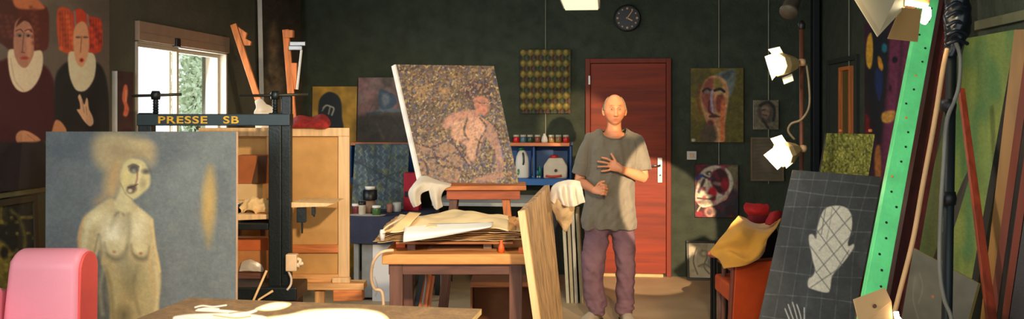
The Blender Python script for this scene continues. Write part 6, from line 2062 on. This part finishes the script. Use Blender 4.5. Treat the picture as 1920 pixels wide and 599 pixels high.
class Loft:
    def __init__(self):
        self.mb = MB()

    def add(self, pts, ref=(1, 0, 0), seg=28, p=2.0, cap=True):
        """rings (x, y, z, r along ref, r across) joined into a closed tapering limb, ends rounded"""
        C_ = [Vector(q[:3]) for q in pts]
        n = len(pts)
        tang = [(C_[min(i + 1, n - 1)] - C_[max(i - 1, 0)]).normalized() for i in range(n)]
        rings = []
        for i in range(n):
            rings.append((C_[i], tang[i], pts[i][3], pts[i][4]))
        if cap:
            a, b = rings[0], rings[-1]
            ra, rb = min(a[2], a[3]), min(b[2], b[3])
            rings = [(a[0] - a[1] * ra * .55, a[1], a[2] * .45, a[3] * .45), (a[0] - a[1] * ra * .35, a[1], a[2] * .78, a[3] * .78)] + rings + [(b[0] + b[1] * rb * .35, b[1], b[2] * .78, b[3] * .78), (b[0] + b[1] * rb * .55, b[1], b[2] * .45, b[3] * .45)]
        v, f = [], []
        for c, t, r1, r2 in rings:
            s = Vector(ref) - t * Vector(ref).dot(t)
            s.normalize()
            u = t.cross(s)
            for k in range(seg):
                a = 2 * math.pi * k / seg
                ca, sa = math.cos(a), math.sin(a)
                ca = math.copysign(abs(ca) ** (2 / p), ca); sa = math.copysign(abs(sa) ** (2 / p), sa)
                v.append(c + s * ca * r1 + u * sa * r2)
        m = len(rings)
        for i in range(m - 1):
            for k in range(seg):
                k2 = (k + 1) % seg
                f.append((i * seg + k, i * seg + k2, (i + 1) * seg + k2, (i + 1) * seg + k))
        f.append(tuple(range(seg - 1, -1, -1))); f.append(tuple((m - 1) * seg + k for k in range(seg)))
        self.mb.add(v, f)
        return self

    def ball(self, x, y, z, rx, ry, rz, seg=24):
        v, f = [], []
        nr = seg // 2
        for i in range(nr + 1):
            th = math.pi * i / nr
            for k in range(seg):
                a = 2 * math.pi * k / seg
                v.append((x + rx * math.sin(th) * math.cos(a), y + ry * math.sin(th) * math.sin(a), z + rz * math.cos(th)))
        for i in range(nr):
            for k in range(seg):
                k2 = (k + 1) % seg
                f.append((i * seg + k, (i + 1) * seg + k, (i + 1) * seg + k2, i * seg + k2))
        self.mb.add(v, f)
        return self

    def finish(self, name, mats, voxel, smooth_it, fold=None, colour=None, parent=man, factor=.5):
        me = bpy.data.meshes.new('tmp')
        me.from_pydata([tuple(v) for v in self.mb.v], [], self.mb.f)
        bm = bmesh.new(); bm.from_mesh(me); bmesh.ops.remove_doubles(bm, verts=bm.verts, dist=1e-5); bmesh.ops.recalc_face_normals(bm, faces=bm.faces); bm.to_mesh(me); bm.free()
        o = bpy.data.objects.new('tmp', me); COL.objects.link(o)
        r = o.modifiers.new('r', 'REMESH'); r.mode = 'VOXEL'; r.voxel_size = voxel
        if smooth_it:
            s = o.modifiers.new('s', 'SMOOTH'); s.iterations = smooth_it; s.factor = factor
        bpy.context.view_layer.update()
        dg = bpy.context.evaluated_depsgraph_get()
        m2 = bpy.data.meshes.new_from_object(o.evaluated_get(dg))
        bpy.data.objects.remove(o)
        n = len(m2.vertices)
        co = np.zeros(n * 3); m2.vertices.foreach_get('co', co); co = co.reshape(-1, 3)
        if fold:
            no = np.zeros(n * 3); m2.vertex_normals.foreach_get('vector', no); no = no.reshape(-1, 3)
            co = fold(co, no)
        cols = colour(co) if colour else None
        Wd = np.outer(co[:, 0], np.array(RT)) + np.outer(co[:, 1], np.array(VIEW)) + np.outer(co[:, 2], np.array((0, 0, 1)))
        m2.vertices.foreach_set('co', Wd.ravel())
        m2.materials.clear()
        m2.materials.append(mats)
        for p in m2.polygons: p.use_smooth = True
        if cols is not None:
            a_ = m2.color_attributes.new('Col', 'FLOAT_COLOR', 'POINT')
            arr = np.ones((n, 4), np.float32); arr[:, :3] = cols; a_.data.foreach_set('color', arr.ravel())
        m2.name = name
        ob = bpy.data.objects.new(name, m2); COL.objects.link(ob); ob.parent = parent; ORIGIN[ob.name] = ROOT.copy()
        m2.update()
        return ob


def g(x, s): return math.exp(-(x / s) ** 2)


HC = Vector((pxx(1151.5), -.03, pz(205) - .008))          # head centre, eyes just above it


def head_pt(n):
    """unit direction -> surface point of the head, face towards -y"""
    x, y, z = n
    zz = z * .117
    wx = 1.0
    if z < 0: wx = 1 - .30 * (-z) ** 1.5
    if z > .3: wx = 1 - .06 * (z - .3)
    X = x * .082 * wx
    Y = y * (.100 if y > 0 else .090) * (1 - (.18 * (-z) ** 1.5 if z < 0 and y > 0 else 0))
    if y < 0:
        k = min(1, -y * 1.6)
        # flatter cheeks, long face
        Y -= .006 * k * g(zz + .095, .022) * g(X, .028)                  # chin
        Y -= .007 * k * g(zz - .030, .013) * g(abs(X) - .022, .026)      # brow
        Y += .013 * k * g(zz - .008, .013) * g(abs(X) - .031, .016)      # eye sockets
        Y -= .005 * k * g(zz + .022, .018) * g(abs(X) - .045, .016)      # cheekbones
        Y += .005 * k * g(zz + .058, .022) * g(abs(X) - .044, .016)
        zn = min(1, max(0, (.012 - zz) / .050))
        if zz > -.048: Y -= (.006 + .018 * zn) * k * g(X, .0085 + .005 * zn) * g(min(0, zz + .040) if zz < -.040 else max(0, zz - .016), .008 if zz < -.04 else .012)
        Y -= .006 * k * g(zz + .036, .008) * g(abs(X) - .013, .007)      # nostrils
        Y -= .006 * k * (g(zz + .061, .0055) + g(zz + .074, .006)) * g(X, .021)
        Y += .004 * k * g(zz + .0675, .003) * g(X, .022)
        Y += .004 * k * g(zz + .084, .006) * g(X, .02)
    return HC + Vector((X, Y, zz))


def head_mesh(L):
    nu, nr = 120, 90
    v, f = [], []
    for i in range(nr + 1):
        th = math.pi * (i + .0) / nr
        for k in range(nu):
            a = 2 * math.pi * k / nu
            v.append(head_pt((math.sin(th) * math.cos(a), math.sin(th) * math.sin(a), math.cos(th))))
    for i in range(nr):
        for k in range(nu):
            k2 = (k + 1) % nu
            f.append((i * nu + k, (i + 1) * nu + k, (i + 1) * nu + k2, i * nu + k2))
    L.mb.add(v, f)


B = Loft()
head_mesh(B)
for s in (-1, 1):                                                        # ears
    B.ball(HC.x + s * .083, .006 - .02, HC.z - .008, .012, .020, .034)
    B.ball(HC.x + s * .080, -.004 - .02, HC.z - .030, .009, .010, .013)
# neck, shoulders, trunk
B.add([(HC.x, .010, 1.44, .058, .060), (HC.x, .004, 1.47, .053, .056), (HC.x, -.004, 1.52, .052, .056)])
B.add([(-.010, .03, .86, .150, .10), (-.008, .03, 1.0, .135, .095), (0, .02, 1.15, .150, .10), (0, .02, 1.28, .160, .10), (0, .02, 1.35, .140, .080), (.002, .018, 1.40, .080, .062), (.003, .012, 1.445, .058, .058)])
B.add([(-.06, .022, 1.385, .040, .045), (-.135, .02, 1.35, .045, .05)], ref=(0, 0, 1))
B.add([(.06, .022, 1.385, .040, .045), (.135, .02, 1.355, .045, .05)], ref=(0, 0, 1))
# legs inside the jeans
for s, hx, kx, axx in ((-1, -.105, -.16, -.125), (1, .055, .09, .092)):
    B.add([(hx, .03, .86, .085, .09), (hx, .025, .70, .075, .08), (kx, 0, .42, .052, .055), (kx * .95, .03, .30, .048, .052), (axx, .045, .09, .034, .04), (axx, .03, .05, .035, .05)])
# picture-left arm: hangs, forearm reaching forward
eL, wL = Vector((-.252, .03, 1.055)), Vector((-.160, -.205, 1.005))
B.add([(-.160, .02, 1.345, .046, .050), (-.205, .025, 1.25, .045, .048), (-.240, .03, 1.12, .040, .043), (*eL, .038, .040)], ref=(1, 0, 0))
m_ = eL.lerp(wL, .35); B.add([(*eL, .037, .038), (*m_, .037, .035), (*eL.lerp(wL, .75), .028, .026), (*wL, .026, .021)], ref=(0, 0, 1))
# picture-right arm: elbow out, forearm across, hand on the chest
eR, wR = Vector((.222, -.02, 1.085)), Vector((.030, -.195, 1.160))
B.add([(.163, .02, 1.345, .047, .052), (.195, .012, 1.25, .047, .05), (.215, -.005, 1.15, .042, .045), (*eR, .040, .040)], ref=(1, 0, 0))
B.add([(*eR, .040, .040), (*eR.lerp(wR, .3), .041, .038), (*eR.lerp(wR, .7), .031, .028), (*wR, .028, .021)], ref=(0, 0, 1))


def finger(pts, r0=.0092, r1=.0072):
    n = len(pts)
    B.add([(*p, r0 + (r1 - r0) * i / (n - 1), r0 + (r1 - r0) * i / (n - 1)) for i, p in enumerate(pts)], ref=(.3, .9, .3), seg=14)


# hand on the chest: back of the hand to the camera, fingers to the left, thumb up
kn = {'i': Vector((-.030, -.192, 1.216)), 'm': Vector((-.045, -.193, 1.199)), 'r': Vector((-.046, -.191, 1.178)), 'p': Vector((-.034, -.187, 1.158))}
B.add([(.034, -.195, 1.161, .026, .018), (.010, -.196, 1.172, .034, .016), (-.018, -.195, 1.183, .040, .014), (-.036, -.192, 1.188, .036, .011)], ref=(0, 0, 1))
for k, tip, mid in (('i', (-.103, -.168, 1.243), (-.066, -.195, 1.236)), ('m', (-.132, -.166, 1.214), (-.090, -.198, 1.210)), ('r', (-.131, -.164, 1.176), (-.092, -.197, 1.180)), ('p', (-.104, -.160, 1.142), (-.070, -.190, 1.148))):
    finger([kn[k] + Vector((.012, 0, -.003)), kn[k], Vector(mid), Vector(mid).lerp(Vector(tip), .55) + Vector((0, -.006, 0)), Vector(tip)])
finger([Vector((.006, -.192, 1.180)), Vector((-.006, -.196, 1.215)), Vector((-.020, -.194, 1.244)), Vector((-.036, -.184, 1.272))], .0115, .0082)
# other hand: half closed in front of the belly
B.add([(-.163, -.195, 1.006, .021, .026), (-.146, -.215, 1.010, .017, .033), (-.126, -.238, 1.014, .014, .038), (-.114, -.250, 1.016, .012, .036)], ref=(1, -.6, 0))
for dz, L_ in ((.034, .9), (.012, 1.0), (-.011, .95), (-.032, .8)):
    b = Vector((-.118, -.250, 1.014 + dz))
    finger([b, b + Vector((.026, -.016, .004)) * L_, b + Vector((.046, -.004, -.004)) * L_, b + Vector((.044, .018, -.012)) * L_], .0096, .0076)
finger([Vector((-.148, -.212, 1.030)), Vector((-.132, -.232, 1.056)), Vector((-.112, -.250, 1.072)), Vector((-.092, -.262, 1.076))], .0112, .0082)


def skin_cols(co):
    n = len(co)
    base = np.array(lin((208, 138, 98)))
    c = np.tile(base, (n, 1))
    x, y, z = co[:, 0] - HC.x, co[:, 1] - HC.y, co[:, 2] - HC.z
    def mix(m, rgb):
        m = np.clip(m, 0, 1)[:, None]
        c[:] = c * (1 - m) + np.array(lin(rgb)) * m
    head = z > -.13
    front = y < -.02
    G = lambda v, s: np.exp(-(v / s) ** 2)
    mix(.5 * G(np.abs(x) - .05, .02) * G(z + .03, .03) * front, (206, 116, 84))
    mix(.35 * front * head * G(z + .085, .04) * G(x, .06), (150, 120, 104))            # stubble
    mix(.9 * front * G(z + .068, .009) * G(x, .021), (150, 74, 62))
    mix(.75 * front * G(z - .031 - .004 * G(np.abs(x) - .03, .02), .0052) * G(np.abs(x) - .031, .017), (96, 76, 60))
    mix(.75 * front * G(z - .006, .013) * G(np.abs(x) - .031, .016), (120, 68, 52))
    mix(.6 * front * G(z + .046, .004) * G(np.abs(x) - .008, .005), (90, 44, 34))
    nz = vnoise(co[:, 0] * 1000, co[:, 2] * 1000, 30, 3)
    c *= (0.93 + .14 * nz)[:, None]
    return c


B.finish('body', SKIN, .0042, 2, colour=skin_cols)

# eyes
for s in (-1, 1):
    ec = HC + Vector((s * .031, -.0695, .007))
    mb = MB(); mb.lathe(L2W(*ec), [(.0001, -.0115), (.006, -.0098), (.0098, -.006), (.0115, 0), (.0098, .006), (.006, .0098), (.0001, .0115)], 18)
    ey = mb.build('eye', mat('eye_white', (186, 160, 140), .25, vary=.02), man, smooth=True)
    mb = MB(); mb.lathe(L2W(*(ec + Vector((0, -.0102, 0)))), [(.0054, 0), (.0048, .0016), (.001, .0022)], 14, axis=-VIEW); mb.build('iris', mat('dark_iris', (44, 32, 26), .2), ey, smooth=True)

# close cropped grey hair on the sides and back
mb = MB()
nu, nr = 96, 60
idx = {}
vv, ff = [], []
for i in range(nr + 1):
    th = math.pi * i / nr
    for k in range(nu):
        a = 2 * math.pi * k / nu
        n = Vector((math.sin(th) * math.cos(a), math.sin(th) * math.sin(a), math.cos(th)))
        p = head_pt(n)
        vv.append(L2W(*(p + n * .0035)))
for i in range(nr):
    for k in range(nu):
        th = math.pi * (i + .5) / nr; a = 2 * math.pi * (k + .5) / nu
        n = Vector((math.sin(th) * math.cos(a), math.sin(th) * math.sin(a), math.cos(th)))
        side = abs(n.x)
        ok = (n.z < .80 and n.z > -.35 and n.y > .12) or (side > .84 and n.z > -.02 and n.z < .52 and n.y > -.45) or (n.y > -.1 and n.z > .2 and n.z < .80 and side > .55)
        if ok:
            k2 = (k + 1) % nu
            ff.append((i * nu + k, (i + 1) * nu + k, (i + 1) * nu + k2, i * nu + k2))
mb.add(vv, ff)
hr = mb.build('hair', mat('grey_cropped_hair', (150, 134, 110), .9, vary=.3, scale=160, bump=.6, bscale=220), man, smooth=True, fixn=False)
bm = bmesh.new(); bm.from_mesh(hr.data); bmesh.ops.delete(bm, geom=[v for v in bm.verts if not v.link_faces], context='VERTS'); bm.to_mesh(hr.data); bm.free()
s_ = hr.modifiers.new('solid', 'SOLIDIFY'); s_.thickness = .005; s_.offset = 0


# t-shirt
def shirt_fold(co, no):
    x, y, z = co[:, 0], co[:, 1], co[:, 2]
    n1 = vnoise(x * 1000 + z * 120, z * 1000 * .28 + y * 300, 42, 5) - .5
    n2 = vnoise(x * 1000 - z * 500, z * 1000 * .5, 30, 8) - .5
    amp = np.where(z < 1.2, 1.0, .55)
    d = (n1 * .030 + n2 * .010) * amp
    drape = np.exp(-((z - .70) / .12) ** 2) * .006 * np.sin(x * 60 + 1.3)
    return co + no * (d + drape)[:, None]


T = Loft()
T.add([(-.028, .02, .700, .200, .128), (-.028, .02, .76, .203, .130), (-.025, .02, .90, .196, .130), (-.015, .018, 1.05, .186, .128), (-.004, .015, 1.2, .186, .128), (.0, .015, 1.30, .188, .122), (.0, .016, 1.365, .172, .105), (.002, .014, 1.405, .118, .085), (.003, .010, 1.428, .078, .074)], p=2.5, cap=False)
T.add([(-.06, .02, 1.392, .058, .072), (-.10, .02, 1.386, .060, .072), (-.160, .02, 1.358, .064, .070), (-.205, .022, 1.27, .062, .066), (-.232, .026, 1.18, .066, .068), (-.250, .028, 1.105, .067, .070)], cap=False)
T.add([(.06, .02, 1.392, .058, .072), (.10, .02, 1.386, .060, .072), (.165, .02, 1.358, .064, .070), (.195, .014, 1.28, .064, .068), (.210, .004, 1.20, .068, .070), (.220, -.006, 1.135, .070, .072)], cap=False)
m_shirt = mat('heather_grey_cotton', (112, 106, 92), .92, vary=.05, scale=60, bump=.25, bscale=260, sheen=.15)
ts = T.finish('t_shirt', m_shirt, .0055, 3, fold=shirt_fold)
# open round neck, edged with a collar band
bm = bmesh.new(); bm.from_mesh(ts.data)
cut = []
for v in bm.verts:
    x_, y_ = v.co.dot(RT) - .003, v.co.dot(VIEW)
    if abs(x_) < .13 and v.co.z > 1.405 + (y_ - .01) * .34 + .10 * (x_ / .1) ** 2 * .25 and (x_ / .094) ** 2 + ((y_ - .01) / .13) ** 2 < 1 and v.co.z > 1.33:
        cut.append(v)
bmesh.ops.delete(bm, geom=cut, context='VERTS')
be = [e for e in bm.edges if e.is_boundary]
nb = {}
for e in be:
    a_, b_ = e.verts
    nb.setdefault(a_, []).append(b_); nb.setdefault(b_, []).append(a_)
best = []
seen = set()
for st_ in nb:
    if st_ in seen: continue
    loop = [st_]; seen.add(st_); cur = st_
    while True:
        nx = [q_ for q_ in nb[cur] if q_ not in seen]
        if not nx: break
        cur = nx[0]; seen.add(cur); loop.append(cur)
    if len(loop) > len(best): best = loop
pts = [v.co.copy() for v in best]
for _ in range(8):
    pts = [(pts[i - 1] + pts[i] * 2 + pts[(i + 1) % len(pts)]) / 4 for i in range(len(pts))]
bm.to_mesh(ts.data); bm.free()
pts = [p + ROOT for p in pts[::4]]
pts.append(pts[0].copy())
mb = MB(); mb.tube(pts, .0065, 8); mb.build('collar', mat('grey_collar', (100, 94, 82), .92), man, smooth=True)


def jean_fold(co, no):
    x, y, z = co[:, 0], co[:, 1], co[:, 2]
    n1 = vnoise(x * 1000 + z * 500, z * 1000 * .6 - x * 200, 38, 11) - .5
    n2 = vnoise(x * 1000, z * 1000 * 1.5, 34, 12) - .5
    cuff = np.exp(-((z - .08) / .08) ** 2)
    return co + no * (n1 * .018 + n2 * (.005 + .018 * cuff))[:, None]


J = Loft()
J.add([(-.028, .03, .90, .160, .110), (-.026, .03, .82, .172, .118), (-.025, .03, .74, .178, .116)], p=2.4)
J.add([(-.112, .03, .80, .094, .105), (-.116, .025, .70, .096, .102), (-.132, .010, .58, .094, .094), (-.150, -.006, .43, .090, .088), (-.150, .008, .30, .082, .084), (-.134, .018, .18, .076, .084), (-.118, .020, .10, .066, .082), (-.116, .018, .060, .062, .080)], cap=False)
J.add([(.062, .03, .80, .094, .105), (.066, .025, .70, .092, .100), (.078, .006, .58, .086, .092), (.090, -.006, .43, .076, .084), (.094, .008, .30, .070, .078), (.092, .018, .18, .068, .078), (.088, .020, .10, .064, .078), (.088, .018, .060, .062, .078)], cap=False)
J.finish('jeans', mat('purplish_faded_denim', (112, 84, 96), .85, vary=.18, scale=7, bump=.3, bscale=240), .0055, 3, fold=jean_fold)
# shoes
for s, x, yaw in ((-1, -.128, -.55), (1, .092, .12)):
    Sx = Loft()
    d = Vector((math.sin(yaw), -math.cos(yaw), 0)); b = Vector((x, .05, 0))
    def P_(t, z): return b + d * t + Vector((0, 0, z))
    Sx.add([(*P_(-.05, .040), .034, .038), (*P_(.0, .045), .040, .044), (*P_(.07, .042), .042, .040), (*P_(.14, .034), .046, .032), (*P_(.20, .026), .042, .024)], ref=(math.cos(yaw), math.sin(yaw), 0), p=2.6)
    sho = Sx.finish('shoe', mat('pale_grey_shoe', (166, 156, 136), .7), .005, 2)
    Sx = Loft(); Sx.add([(*P_(-.06, .010), .036, .009), (*P_(.0, .010), .042, .009), (*P_(.08, .010), .044, .009), (*P_(.15, .010), .049, .009), (*P_(.21, .010), .042, .009)], ref=(math.cos(yaw), math.sin(yaw), 0), p=3)
    so = Sx.finish('sole', mat('dark_sole', (70, 60, 50), .8), .004, 0, parent=man); so.parent = sho
